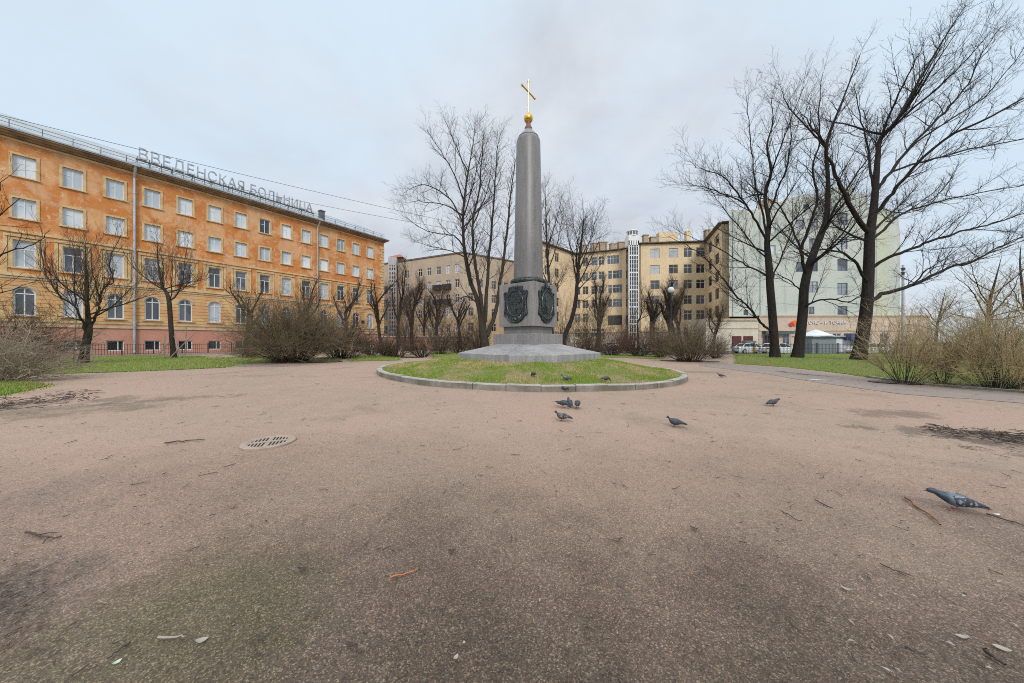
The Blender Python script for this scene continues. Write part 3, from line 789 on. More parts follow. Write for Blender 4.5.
def facade(root, mb_by_mat, A, B, z0, z1, openings, bands, depth=.16):
    """wall from A to B (left to right seen from outside) with real openings.
    openings: (t, zb, w, h, arch, style, frame, pane); bands: [(z_top, matkey)] from the bottom up"""
    A = np.array(A, float); B = np.array(B, float); L = np.linalg.norm(B - A); d = (B - A) / L; n = np.array([d[1], -d[0]])
    def T(t, z, dep=0.0): q = A + d * t - n * dep; return (q[0], q[1], z)
    ts = sorted({0.0, L} | {round(v, 4) for o in openings for v in (o[0] - o[2] / 2, o[0] + o[2] / 2)})
    zs = sorted({z0, z1} | {round(v, 4) for o in openings for v in (o[1], o[1] + o[3])} | {b[0] for b in bands if z0 < b[0] < z1})
    def band(z):
        for zt, k in bands:
            if z < zt: return k
        return bands[-1][1]
    for i in range(len(ts) - 1):
        tm = (ts[i] + ts[i + 1]) / 2
        col = [o for o in openings if o[0] - o[2] / 2 < tm < o[0] + o[2] / 2]
        for j in range(len(zs) - 1):
            zm = (zs[j] + zs[j + 1]) / 2
            if any(o[1] < zm < o[1] + o[3] for o in col): continue
            mb_by_mat[band(zm)].quad(T(ts[i], zs[j]), T(ts[i + 1], zs[j]), T(ts[i + 1], zs[j + 1]), T(ts[i], zs[j + 1]))
    ang = math.atan2(d[1], d[0]); o0 = wloc(root)
    for (t, zb, w, h, arch, style, mf, mp) in openings:
        mb = mb_by_mat[band(zb + h / 2)]; x0, x1 = t - w / 2, t + w / 2; zt = zb + h; zr = zt - arch; D = depth + .03
        mb.quad(T(x0, zb), T(x0, zr), T(x0, zr, D), T(x0, zb, D)); mb.quad(T(x1, zr), T(x1, zb), T(x1, zb, D), T(x1, zr, D))
        mb.quad(T(x1, zb), T(x0, zb), T(x0, zb, D), T(x1, zb, D))
        if arch == 0: mb.quad(T(x0, zt), T(x1, zt), T(x1, zt, D), T(x0, zt, D))
        else:
            N = 12; pts = [(t + w / 2 * math.cos(math.pi * k / N), zr + arch * math.sin(math.pi * k / N)) for k in range(N + 1)]
            for k in range(N):
                p, q = pts[k], pts[k + 1]; mb.quad(T(q[0], q[1]), T(p[0], p[1]), T(p[0], p[1], D), T(q[0], q[1], D))
                cx = x1 if k < N / 2 else x0; mb.add([T(cx, zt), T(q[0], q[1]), T(p[0], p[1])], [(0, 1, 2)])
            mb.add([T(x1, zt), T(x0, zt), T(t, zt)], [(0, 1, 2)])
        fm, pm = win_mesh(w, h, arch, style, mf, mp)
        q = T(t, zb, depth)
        wo = bpy.data.objects.new('window', fm); COL.objects.link(wo); wo.parent = root
        wo.location = (q[0] - o0.x, q[1] - o0.y, q[2] - o0.z); wo.rotation_euler = (0, 0, ang)
        po = bpy.data.objects.new('pane', pm); COL.objects.link(po); po.parent = wo
    return T, L, ang

from collections import defaultdict
def text_mesh(body, size, extrude, m, spacing=1.0, thin=0.0):
    cu = bpy.data.curves.new('lettering', 'FONT'); cu.body = body; cu.size = size; cu.extrude = extrude; cu.align_x = 'LEFT'; cu.space_character = spacing
    cu.resolution_u = 3; cu.offset = thin
    ob = bpy.data.objects.new('lettering', cu); COL.objects.link(ob); bpy.context.view_layer.update()
    me = bpy.data.meshes.new_from_object(ob.evaluated_get(bpy.context.evaluated_depsgraph_get()))
    bpy.data.objects.remove(ob); me.name = 'lettering'; me.materials.clear(); me.materials.append(m)
    return me

FD = np.array([.5635, .826]); FD = FD / np.linalg.norm(FD); FN = np.array([FD[1], -FD[0]]); F0 = np.array([-41., 30.])
def FP(t, z, out=0.0): q = F0 + FD * t + FN * out; return (q[0], q[1], z)
def make_hospital():
    T0, T1 = -11.3, 32.4; A = F0 + FD * T0; B = F0 + FD * T1
    ang = math.atan2(FD[1], FD[0])
    root = empty('hospital_building', (A[0], A[1], .2), 'long four storey orange plastered building with a pink plinth and metal roof', 'building')
    mbs = defaultdict(MB); ops = []
    cols = [-2.58 + 2.49 * k for k in range(-3, 14)]
    rg = random.Random(2); trims = MB(); pale = MB(); thk = .05
    W_ = M['white']
    for k, t in enumerate(cols):
        tt = t - T0
        ops.append((tt, .55, 1.15, 1.05, 0, 'V', W_, M['pane_dark']))
        ops.append((tt, 3.77, 1.12, 2.45, .56, 'T', W_, M['pane_dark'] if k % 2 else M['pane_mid']))
        ops.append((tt, 7.92, 1.12, 2.35, 0, 'T', W_, M['pane_mid']))
        ops.append((tt, 12.19, 1.15, 1.70, 0, 'L', W_, M['pane_blind'] if rg.random() > .04 else M['pane_mid']))
        ops.append((tt, 15.78, 1.15, 1.82, 0, 'L', W_, M['pane_blind'] if rg.random() > .04 else M['pane_mid']))
        def surround(zb, h, w, e=.17, sill=True, mbx=trims):
            for s in (-1, 1): mbx.box(FP(t + s * (w / 2 + e / 2), zb + h / 2, thk / 2 + .002), (e / 2, thk / 2, h / 2), ang)
            mbx.box(FP(t, zb + h + e / 2, thk / 2 + .004), (w / 2 + e, thk / 2, e / 2), ang)
            if sill: mbx.box(FP(t, zb - .06, .07), (w / 2 + e + .04, .08, .05), ang)
        surround(12.19, 1.70, 1.15); surround(15.78, 1.82, 1.15); surround(7.92, 2.35, 1.12, .2)
        trims.box(FP(t, 10.62, .06), (.95, .075, .10), ang)
        pale.box(FP(t, 3.71, .07), (.72, .08, .05), ang)
        # moulded arch over the ground-floor windows
        n = 10
        for i in range(n):
            a0, a1 = math.pi * i / n, math.pi * (i + 1) / n; zr = 3.77 + 2.45 - .56
            q = [(t + r * math.cos(a), zr + r * math.sin(a)) for r, a in ((.585, a0), (.76, a0), (.76, a1), (.585, a1))]
            vs = [FP(p[0], p[1], .002) for p in q] + [FP(p[0], p[1], .045) for p in q]
            pale.add(vs, [(4, 5, 6, 7), (0, 1, 5, 4), (1, 2, 6, 5), (2, 3, 7, 6), (3, 0, 4, 7)])
    bands = [(2.86, 'plinth'), (7.2, 'rustic'), (30, 'orange')]
    facade(root, mbs, A, B, -.6, 19.0, ops, bands, .17)
    # remaining walls
    D = 14.0; A2 = A - FN * D; B2 = B - FN * D
    for p, q in ((B, B2), (B2, A2), (A2, A)): facade(root, mbs, p, q, -.6, 19.0, [], bands)
    names = {'plinth': 'plinth', 'rustic': 'ground_floor_wall', 'orange': 'wall'}
    for k, mb in mbs.items(): mb.build(names[k], M[k], root)
    # string courses
    Lh = (T1 - T0) / 2; tm = (T0 + T1) / 2
    for z, h, o, m in ((2.90, .09, .10, pale), (3.30, .07, .06, pale), (7.29, .14, .13, trims), (7.02, .07, .07, pale), (11.0, .10, .11, trims), (18.80, .09, .08, trims)):
        m.box(FP(tm, z, o / 2 + .003), (Lh, o / 2, h), ang)
    # piers between the second-floor windows, quoins at the corner
    for k in range(len(cols) - 1):
        t = (cols[k] + cols[k + 1]) / 2
        trims.box(FP(t - .34, 9.1, .028), (.10, .025, 1.66), ang); trims.box(FP(t + .34, 9.1, .028), (.10, .025, 1.66), ang)
    z = 3.5; k = 0
    while z < 18.3:
        w = .42 if k % 2 else .30; trims.box(FP(T1 - w + .04, z, .02), (w, .055, .21), ang)
        c = FP(T1, z, 0); e = B - FN * (w - .04); trims.box((e[0] + FD[0] * .02, e[1] + FD[1] * .02, z), (.055, w, .21), ang)
        z += .5; k += 1
    trims.build('trim', M['cream'], root); pale.build('ground_floor_trim', M['cream_pale'], root)
    # cornice: stepped, brown soffit
    mb = MB(); mb.box(FP(tm, 19.04, .16), (Lh + .15, .17, .07), ang); mb.box(FP(tm, 19.17, .32), (Lh + .3, .34, .06), ang)
    mb.build('cornice', M['soffit'], root)
    mb = MB(); mb.box(FP(tm, 19.29, .35), (Lh + .5, .55, .055), ang); mb.build('eave', M['soffit'], root)
    # roof, standing seams
    mb = MB(); pit = math.tan(R(27)); e = .95; rise = (D / 2 + e) * pit
    def RP(t, s): return FP(t, 19.37 + s * pit, e - s)
    for t in np.arange(T0 - .5, T1 + .5, 1.5):
        t2 = min(t + 1.5, T1 + .5); mb.quad(RP(t, 0), RP(t2, 0), RP(t2, D / 2 + e), RP(t, D / 2 + e))
        mb.box(tuple((np.array(RP(t, 0)) + np.array(RP(t, .5))) / 2 + np.array([0, 0, .03])), (.02, .26, .04), ang)
    mb.quad(FP(T1 + .5, 19.36, -D - e), FP(T0 - .5, 19.36, -D - e), RP(T0 - .5, D / 2 + e), RP(T1 + .5, D / 2 + e))
    for t in (T0 - .5, T1 + .5): mb.add([RP(t, 0), RP(t, D / 2 + e), FP(t, 19.36, -D - e)], [(0, 1, 2)])
    mb.box(FP(tm, 19.41, .93), (Lh + .5, .05, .06), ang)
    mb.build('roof', M['roofmetal'], root)
    # roof railing
    mb = MB(); s = .75
    for t in np.arange(T0, T1 + .1, 1.6):
        b0 = np.array(RP(t, s)); mb.bar(b0, b0 + np.array([0, 0, .62]), .028, 5); q = np.array(RP(t, s + .45)); mb.bar(q, b0 + np.array([0, 0, .5]), .018, 4)
    for hz in (.32, .62): mb.bar(np.array(RP(T0, s)) + np.array([0, 0, hz]), np.array(RP(T1, s)) + np.array([0, 0, hz]), .022, 5)
    mb.build('roof_railing', M['rail'], root)
    mb = MB(); c = RP(22.2, 1.5); mb.box((c[0], c[1], c[2] + .35), (.32, .32, .75), ang); mb.box((c[0], c[1], c[2] + 1.16), (.4, .4, .06), ang); mb.build('chimney', M['rail'], root)
    for t, r in ((3.62, .105), (21.3, .10)):
        mb = MB(); mb.bar(FP(t, .45, .2), FP(t, 18.3, .2), r, 10); mb.bar(FP(t, 18.3, .2), FP(t, 19.0, .78), r, 10); mb.bar(FP(t, 19.0, .78), FP(t, 19.3, .92), r * 1.1, 10)
        mb.box(FP(t, 19.44, .95), (.28, .16, .16), ang); mb.bar(FP(t, .45, .2), FP(t, .3, .42), r, 10)
        for z in np.arange(1.5, 18, 1.9): mb.bar(FP(t, z, .2), FP(t, z + .07, .2), r + .025, 10)
        mb.build('drainpipe', M['galv'], root)
    mb = MB()
    mb.lathe([(.0, 0), (.32, 0), (.32, .05), (.26, .07), (0.0, .07)], (0, 0, 0), 20); o = mb.build('wall_plaque', M['bronze'], root, local=True)
    c = FP(28.45, 4.75, .01); w0 = wloc(root); o.location = (c[0] - w0.x, c[1] - w0.y, c[2] - w0.z); o.rotation_euler = (R(90), 0, ang)
    # lettering on the roof
    sign = empty('roof_sign', FP(12.2, 20.0, .35), 'grey Cyrillic letters standing in a row on the edge of the metal roof', 'sign')
    me = text_mesh('ВВЕДЕНСКАЯ БОЛЬНИЦА', 1.75, .09, M['signgrey'], 1.04, -.012)
    xs = [v.co.x for v in me.vertices]; ys = [v.co.y for v in me.vertices]; w = max(xs) - min(xs); sx = 16.6 / w; hh = max(ys)
    for v in me.vertices: v.co = Vector(((v.co.x - min(xs)) * sx, v.co.y * 1.2 / hh if v.co.y > 0 else v.co.y * 1.0, v.co.z))
    lo = bpy.data.objects.new('lettering', me); COL.objects.link(lo); lo.parent = sign
    q = np.array(FP(3.9, 20.36, .35)) - np.array(sign.location); lo.location = q; lo.rotation_euler = (R(90), 0, ang)
    mb = MB()
    for hz in (20.3,): mb.bar(FP(3.7, hz, .27), FP(20.7, hz, .27), .03, 5)
    for t in np.arange(3.8, 20.8, .85):
        mb.bar(FP(t, 19.7, .27), FP(t, 20.6, .27), .025, 4); mb.bar(FP(t, 20.5, .25), FP(t, 20.2, -1.0), .02, 4); mb.bar(FP(t, 19.75, .27), FP(t + .85, 20.4, .27), .018, 4)
    mb.box(FP(12.2, 20.27, .3), (8.5, .12, .05), ang)
    mb.build('sign_frame', M['rail'], sign)
make_hospital()

def poly_building(root, foot, z0, z1, mats_bands, walls):
    mbs = defaultdict(MB)
    for i in range(len(foot)):
        A, B = foot[i], foot[(i + 1) % len(foot)]
        facade(root, mbs, A, B, z0, z1, walls.get(i, []), mats_bands, .14)
    return mbs

def px2t(A, B, px):
    A = np.array(A); B = np.array(B); d = B - A; L = np.linalg.norm(d); d = d / L; u = (px - CX) / F
    return (u * A[1] - A[0]) / (d[0] - u * d[1])

def make_yellow():
    pz = [(522, 66), (575, 80), (622, 76), (641, 71.5), (706, 70), (722, 59), (729, 59)]
    foot = [(GX(p, z), z) for p, z in pz]; foot += [(foot[-1][0] + 9, 95), (foot[0][0], 95)]
    root = empty('apartment_building', (foot[3][0], foot[3][1], -.2), 'yellow apartment block round a courtyard with many chimneys and a white glazed lift shaft', 'building')
    W_ = M['white']; D_ = M['darksteel']; rows = [(20.05, 2.1), (16.5, 2.0), (13.1, 2.0), (9.7, 2.0), (6.2, 2.2), (2.6, 2.0)]
    walls = {}
    def col(i, px, w, rws, style='C', pane=None, fr=None):
        t = px2t(foot[i], foot[i + 1], px); walls.setdefault(i, [])
        for r in rws: walls[i].append((t, rows[r][0], w, rows[r][1], 0, style, fr or W_, pane or M['pane_dark']))
    for px in (547, 557): col(0, px, 1.6, range(5), fr=M['cream'])
    for px in (577.5, 585.5): col(1, px, 1.4, range(6), fr=M['cream'])
    for px in (594, 601.5): col(1, px, 1.4, [0, 1, 2, 3, 5])
    col(1, 610, .9, [1, 2, 3]); col(1, 616, 1.5, range(0, 4)); col(1, 621, .8, [1, 2, 3]); col(1, 610.5, 1.6, [0])
    for px in (655, 673.5): col(3, px, 2.0, [0, 1, 2, 3, 4, 5], pane=M['pane_mid'], fr=M['cream_pale'])
    for px in (688, 700.5): col(3, px, 1.8, range(6))
    for px in (710, 717): col(4, px, 2.6, range(6), fr=D_)
    mbs = poly_building(root, foot, -.8, 23.2, [(3.6, 'pale_wall'), (40, 'yellow_wall')], walls)
    mbs['yellow_wall'].build('wall', M['yellow_wall'], root); mbs['pale_wall'].build('ground_floor_wall', M['pale_wall'], root)
    # cornice and eave following the court
    mb = MB(); mb2 = MB(); mb3 = MB()
    for i in range(6):
        a, b = np.array(foot[i]), np.array(foot[i + 1]); d = b - a; L = np.linalg.norm(d); c = (a + b) / 2; an = math.atan2(d[1], d[0]); n = np.array([d[1], -d[0]]) / L
        q = c + n * .22; mb.box((q[0], q[1], 23.36 + .01 * i), (L / 2 + .25, .45, .09), an)
        q = c + n * .04; mb2.box((q[0], q[1], 3.75 + .008 * i), (L / 2, .16, .14), an)
    mb.build('eave', M['darkroof'], root); mb2.build('string_course', M['cream_pale'], root)
    n = len(foot); mb = MB(); mb.add([(p[0], p[1], 23.3) for p in foot], [tuple(range(n))]); mb.build('roof', M['darkroof'], root)
    # chimneys and gables along the ridge
    for px, Z, w, ytop in ((594.5, 79, 1.75, 244), (603, 78.5, 1.75, 243), (613, 78, 1.5, 244.5), (621.5, 77.5, 1.7, 243), (627.7, 76.5, .8, 240), (645.3, 74, 1.1, 236), (652.4, 74, 1.1, 238), (584, 80, 1.2, 246), (707, 72, .9, 231)):
        mb = MB(); x = GX(px, Z); zt = EYE + (CY - ytop) / F * Z; mb.box((x, Z, (23 + zt) / 2), (w / 2, .55, (zt - 23) / 2)); mb.box((x, Z, zt + .08), (w / 2 + .12, .66, .09))
        mb.build('chimney', M['chim'], root)
    mb = MB(); Z = 76; x0, x1 = GX(657.6, Z), GX(676, Z); mb.box(((x0 + x1) / 2, Z, 25.0), ((x1 - x0) / 2, .8, 2.2)); mb.build('parapet_block', M['yellow_wall'], root)
    mb = MB(); Z = 74; x = GX(687.5, Z); mb.box((x, Z, 24.8), (.5, .5, 2.0)); mb.lathe([(.62, 0), (.62, .2), (.5, .4), (.3, .62), (.05, .7)], (x, Z, 26.8), 14); mb.build('chimney', M['yellow_wall'], root)
    # shop opening in the corner
    mb = MB(); a = np.array(foot[1]); b = np.array(foot[2]); d = (b - a) / np.linalg.norm(b - a); n = np.array([d[1], -d[0]]); t = px2t(foot[1], foot[2], 615); q = a + d * t + n * .03
    mb.box((q[0], q[1], 6.6), (1.6, .04, 1.15), math.atan2(d[1], d[0])); mb.build('boarded_opening', M['darksteel'], root)
    # white lift shaft: glazed grid
    Z = 71.0; x0, x1 = GX(628.6, Z), GX(638.8, Z); cx = (x0 + x1) / 2; hw = (x1 - x0) / 2; ztop = EYE + (CY - 232.5) / F * Z
    lift = MB(); gl = MB(); gl.box((cx, Z + 1, 11.7), (hw - .12, .95, 10.6))
    for fx in (-1, -.5, 0, .5, 1): lift.box((cx + fx * (hw - .08), Z, 11.9), (.12 if abs(fx) == 1 else .07, .10, 12.0))
    for k, z in enumerate(np.arange(1.6, 23.6, .95)): lift.box((cx, Z + .012, z), (hw - .02,   .075, .045 if k % 4 else .15))
    lift.box((cx, Z + 1.1, 24.0), (hw + .05, 1.2, 1.1)); lift.lathe([(hw + .1, 0), (hw + .12, .15), (hw, .2), (hw, 1.1), (hw + .15, 1.15), (hw + .1, 1.35), (.1, 1.5)], (cx, Z + 1.0, 25.0), 16)
    lift.box((cx, Z + 1.0, .7), (hw + .02, 1.0, 1.1))
    lo = lift.build('lift_shaft', M['white'], root); gl.build('shaft_glazing', M['pane_dark'], lo)
    mb = MB()
    for k in range(5):
        a = R(-150 + k * 30); mb.box((cx + math.cos(a) * (hw + .01), Z + 1 + math.sin(a) * (hw + .01), 25.65), (.18, .03, .35), a + R(90))
    mb.build('window', M['pane_dark'], lo)
make_yellow()

def make_tan():
    foot = [(GX(366, 76), 76), (GX(462, 64), 64), (GX(524, 73), 73), (GX(524, 73) + 2, 92), (GX(366, 76) - 4, 92)]
    root = empty('apartment_building', (foot[1][0], foot[1][1], 0), 'weathered tan apartment block with small balconies and a white stair tower', 'building')
    rows = [(16.0, 1.7), (13.0, 1.7), (10.0, 1.7), (7.0, 1.7), (3.9, 1.7)]; W_ = M['white']; walls = {0: [], 1: []}
    for px in (386, 407, 420, 429, 438.5, 448, 457):
        t = px2t(foot[0], foot[1], px)
        for r, (zb, h) in enumerate(rows):
            if px in (386,) and r == 0: continue
            walls[0].append((t, zb - .6, 1.15, h, 0, 'C', W_ if px > 400 else M['darksteel'], M['pane_mid'] if (r + int(px)) % 3 else M['pane_dark']))
    for px in (471, 481, 494, 506):
        t = px2t(foot[1], foot[2], px)
        for r, (zb, h) in enumerate(rows[1:]): walls[1].append((t, zb - .3, 1.2, h, 0, 'C', M['cream_pale'], M['pane_dark']))
    mbs = poly_building(root, foot, -.8, 19.2, [(7.0, 'tan_wall_warm'), (60, 'tan_wall')], walls)
    mbs['tan_wall'].build('wall', M['tan_wall'], root); mbs['tan_wall_warm'].build('lower_wall', M['tan_wall_warm'], root)
    mb = MB(); n = 5
    for i in range(2):
        a, b = np.array(foot[i]), np.array(foot[i + 1]); d = b - a; L = np.linalg.norm(d); c = (a + b) / 2; nn = np.array([d[1], -d[0]]) / L; c = c - nn * .2
        mb.box((c[0], c[1], 19.33 + .01 * i), (L / 2 + .1, .35, .14), math.atan2(d[1], d[0]))
    mb.add([(p[0], p[1], 19.18) for p in foot], [(0, 1, 2, 3, 4)]); mb.build('roof', M['darkroof'], root)
    a, b = np.array(foot[0]), np.array(foot[1]); d = (b - a) / np.linalg.norm(b - a); nn = np.array([d[1], -d[0]]); an = math.atan2(d[1], d[0])
    for px, z in ((438.5, 12.2), (448, 12.2), (438.5, 9.2), (448, 9.2)):
        t = px2t(foot[0], foot[1], px); q = a + d * t + nn * .45; mb = MB()
        mb.box((q[0], q[1], z), (.85, .45, .07), an)
        for s in (-1, 1):
            e = q + d * .83 * s; mb.box((e[0], e[1], z + .55), (.03, .42, .45), an)
        e = q + nn * .43; mb.box((e[0], e[1], z + .5), (.85, .03, .4), an)
        mb.build('balcony', M['darksteel'], root)
    # stair tower
    Z = 70.5; x0, x1 = GX(388.5, Z), GX(396.5, Z); cx = (x0 + x1) / 2; hw = (x1 - x0) / 2; mb = MB(); gl = MB()
    gl.box((cx, Z + .9, 9), (hw - .1, .85, 9.3))
    for fx in (-1, -.33, .33, 1): mb.box((cx + fx * (hw - .1), Z, 9.5), (.13, .1, 9.8))
    for k, z in enumerate(np.arange(.8, 19, .9)): mb.box((cx, Z + .012, z), (hw - .02, .08, .12 if k % 3 else .25))
    mb.box((cx, Z + 1, 19.2), (hw + .02, 1.05, .9)); to = mb.build('stair_tower', M['concrete'], root); gl.build('tower_glazing', M['pane_dark'], to)
    mb = MB(); x1b = GX(404.5, 72); mb.box(((x1 + x1b) / 2, 73, 19.4), ((x1b - x1) / 2, 1.2, .8)); mb.build('tower_wall', M['pale_wall'], root)
    mb = MB(); c = ((x0 + x1b) / 2, 72.2); w = (x1b - x0) / 2 + .15
    mb.add([(c[0] - w, c[1] - 1.6, 20.15), (c[0] + w, c[1] - 1.6, 20.15), (c[0] + w, c[1] + 1.6, 20.15), (c[0] - w, c[1] + 1.6, 20.15), (c[0] + .4, c[1], 21.2)], [(0, 1, 4), (1, 2, 4), (2, 3, 4), (3, 0, 4), (3, 2, 1, 0)])
    mb.build('tower_roof', M['redroof'], root)
    mb = MB(); x = GX(498, 74); mb.box((x, 75, 20.0), (1.6, 1.2, .9)); mb.build('roof_dormer', M['redroof'], root)
make_tan()

def make_mint():
    Z = 55.0; X = lambda px: GX(px, Z); H = lambda y: EYE + (CY - y) / F * Z
    root = empty('fire_wall_building', (X(810), Z, -.2), 'pale mint green house wall with a stepped roofline above a beige shop floor', 'building')
    zb = H(316.5); top = [(729, 210), (766, 209.5), (771, 204.5), (776, 203.5), (788, 198.5), (806, 194), (864, 193.5), (866, 193.2), (870, 207), (897, 210)]
    D_ = M['darksteel']; W_ = M['white']
    ops = []
    def win(px, yc, w, h, st='C', pane='pane_mid', fr=None): ops.append((X(px) - X(729), H(yc) - h / 2, w, h, 0, st, fr or M['cargrey'], M[pane]))
    for y in (219, 243, 265, 289): win(842.5, y, 1.75, 2.05)
    win(842.5, 310.5, 1.7, 1.5)
    for y in (224, 244, 266, 287): win(813.5, y, 1.5, 1.9)
    win(811.5, 310.5, 1.0, 1.3)
    for y in (224.5, 244.5, 267): win(800, y, 1.3, 1.7)
    win(773, 228, .9, 1.6, 'V', 'pane_blind'); win(773, 250, .9, 1.6, 'V', 'pane_blind'); win(769.5, 310.5, 1.1, 1.4); win(728.9 + 17, 312.5, .8, .9, 'V')
    win(806, 206.8, 1.0, .8, 'V', 'pane_dark')
    mbs = defaultdict(MB); zflat = H(210)
    facade(root, mbs, (X(729), Z), (X(897), Z), zb, zflat, [o for o in ops if o[1] + o[3] < zflat], [(60, 'mint_wall')], .15)
    att = [o for o in ops if o[1] + o[3] >= zflat]
    # upper part of the wall follows the stepped roofline
    pts = [(X(897), Z), (X(729), Z)]
    prof = [(X(p), H(y)) for p, y in top]
    mw = mbs['mint_wall']
    vs = [(p[0], Z, zflat) for p in prof] + [(p[0], Z, p[1]) for p in prof]; n = len(prof)
    for i in range(n - 1):
        mw.add([vs[i], vs[i + 1], vs[n + i + 1], vs[n + i]], [(0, 1, 2, 3)])
        mw.quad((prof[i][0], Z, prof[i][1]), (prof[i + 1][0], Z, prof[i + 1][1]), (prof[i + 1][0] * 1.2, Z * 1.2, prof[i + 1][1]), (prof[i][0] * 1.2, Z * 1.2, prof[i][1]))
    for s, px in ((0, 729), (1, 897)):
        x = X(px); zz = H(210); q = [(x, Z, -.8), (x * 1.21, Z * 1.2, -.8), (x * 1.21, Z * 1.2, zz), (x, Z, zz)]; mw.quad(*(q if s else q[::-1]))
    mw.quad(*[(X(p) * 1.21, Z * 1.2, z) for p, z in ((897, -.8), (729, -.8), (729, zflat), (897, zflat))])
    mw.build('wall', M['mint_wall'], root)
    mb = MB()
    for o in att:
        fm, pm = win_mesh(o[2], o[3], 0, o[5], o[6], o[7]); w0 = wloc(root)
        wo = bpy.data.objects.new('window', fm); COL.objects.link(wo); wo.parent = root; wo.location = (X(729) + o[0] - w0.x, Z - .035 - w0.y, o[1] - w0.z)
        po = bpy.data.objects.new('pane', pm); COL.objects.link(po); po.parent = wo; po.location = (0, -.01, 0)
    mb = MB(); mb.box(((X(849) + X(866)) / 2, Z + 5, H(190)), ((X(866) - X(849)) / 2, 3, 1.5)); mb.build('roof_block', M['mint_yellow'], root)
    mb = MB(); x0, x1 = X(880), X(897) ; mb.box((X(882), Z - .02, (zb + H(212)) / 2), (X(888) - X(882), .05, (H(212) - zb) / 2)); mb.build('wall_panel', M['mint_yellow'], root)
    mb = MB(); mb.box((X(781), Z + 3, H(201)), (1.0, .9, 1.3)); mb.build('chimney', M['chim'], root)
    mb = MB()
    for px in (732.5, 760): mb.bar((X(px), Z - .09, zb), (X(px), Z - .09, H(212)), .06, 8)
    mb.build('drainpipe', M['galv'], root)
    # shop floor
    Zs = Z - .5; XS = lambda px: GX(px, Zs); HS = lambda y: EYE + (CY - y) / F * Zs; g0 = -.02
    ops = []; xa = XS(759); L = XS(930) - xa
    def so(px, w, z0, h, st, pane, fr): ops.append((XS(px) - xa, z0, w, h, 0, st, fr, M[pane]))
    so(766, 1.2, g0, 2.55, 'V', 'pane_dark', M['maroon']); so(786.5, 1.3, g0 + .5, 2.4, 'C', 'pane_dark', W_); so(800, 1.6, g0 + .5, 2.4, 'C', 'pane_dark', W_)
    for px in (815, 826, 837, 848, 868, 884): so(px, 1.4, g0 + .5, 2.4, 'C', 'pane_dark', W_)
    mbs = defaultdict(MB); facade(root, mbs, (xa, Zs), (XS(930), Zs), -.8, zb + .15, ops, [(20, 'beige_wall')], .14)
    mbs['beige_wall'].quad((xa, Zs, zb + .15), (XS(930), Zs, zb + .15), (XS(930), Z + 8, zb + .15), (xa, Z + 8, zb + .15))
    mbs['beige_wall'].build('shop_wall', M['beige_wall'], root)
    mb = MB(); mb.box(((xa + XS(930)) / 2, Zs - .08, zb + .06), (L / 2, .09, .12)); mb.box(((xa + XS(930)) / 2, Zs - .05, 3.35), (L / 2, .055, .06)); mb.build('shop_cornice', M['cream_pale'], root)
    mb = MB(); mb.box((XS(776), Zs - .45, 3.0), ((XS(790) - XS(762)) / 2, .45, .22)); mb.build('shop_canopy', M['green_dark'], root)
    # low pale annex
    ann = empty('annex_building', (GX(735, 53), 53, -.2), 'low pale beige annex with maroon double doors behind the white taxi', 'building')
    xa, xb = GX(706, 53), GX(758.6, 53); ops = [((GX(736.5, 53) - xa), .75, 1.3, 1.6, 0, 'V', M['maroon'], M['pane_dark']), ((GX(748, 53) - xa), .75, 1.3, 1.6, 0, 'V', M['maroon'], M['pane_dark'])]
    mbs = defaultdict(MB); facade(ann, mbs, (xa, 53), (xb, 53), -.8, 5.3, [], [(20, 'pale_wall')]); pw = mbs['pale_wall']
    facade(ann, mbs, (xb, 53), (xb, 54.45), -.8, 5.3, [], [(20, 'pale_wall')]); facade(ann, mbs, (xa, 58.5), (xa, 53), -.8, 5.3, [], [(20, 'pale_wall')])
    pw.add([(xa, 53, 5.3), (xb, 53, 5.3), (xb, 54.9, 5.3), (xa, 58.5, 5.3)], [(0, 1, 2, 3)]); pw.build('wall', M['pale_wall'], ann)
    mb = MB(); mb.box(((xa + xb) / 2, 52.92, 5.1), ((xb - xa) / 2, .14, .14)); mb.box(((xa + xb) / 2, 52.95, 3.7), ((xb - xa) / 2, .06, .07)); mb.build('cornice', M['cream_pale'], ann)
    for px in (736.5, 748):
        mb = MB(); x = GX(px, 53); mb.box((x, 52.97, 1.15), (.78, .035, 1.25))
        for s in (-.38, .38): mb.box((x + s, 52.93, 1.15), (.3, .015, 1.05))
        mb.build('door', M['maroon'], ann)
    # sign letters and emblem on the shop
    sg = empty('shop_sign', (XS(822), Zs - .12, 3.9), 'white Cyrillic shop letters with an orange emblem on the beige shop wall', 'sign')
    me = text_mesh('ВКУСНО – И ТОЧКА', .8, .04, M['white']); xs = [v.co.x for v in me.vertices]; w = max(xs) - min(xs); full = XS(845.5) - XS(799)
    for v in me.vertices: v.co.x = (v.co.x - min(xs)) * full / w; v.co.y *= 1.0
    lo = bpy.data.objects.new('lettering', me); COL.objects.link(lo); lo.parent = sg; lo.location = (XS(799) - XS(822), 0, HS(324.2) - 3.9); lo.rotation_euler = (R(90), 0, 0)
    mb = MB(); cx, cz = XS(793.5), HS(323.2)
    def disc(cx, cz, r, sq, y, m):
        n = 20; p = [(cx + r * math.cos(2 * math.pi * k / n), cz + sq * r * math.sin(2 * math.pi * k / n)) for k in range(n)]
        mb.add([(a, y, b) for a, b in p] + [(a, y - .06, b) for a, b in p], [tuple(range(n, 2 * n))] + [(k, (k + 1) % n, n + (k + 1) % n, n + k) for k in range(n)], m)
    disc(cx + .1, cz, .62, .75, 0 + Zs - .12, 0); disc(cx - .45, cz - .2, .42, .8, Zs - .125, 1); mb.build('emblem', [M['orange_red'], M['red']], sg)
make_mint()

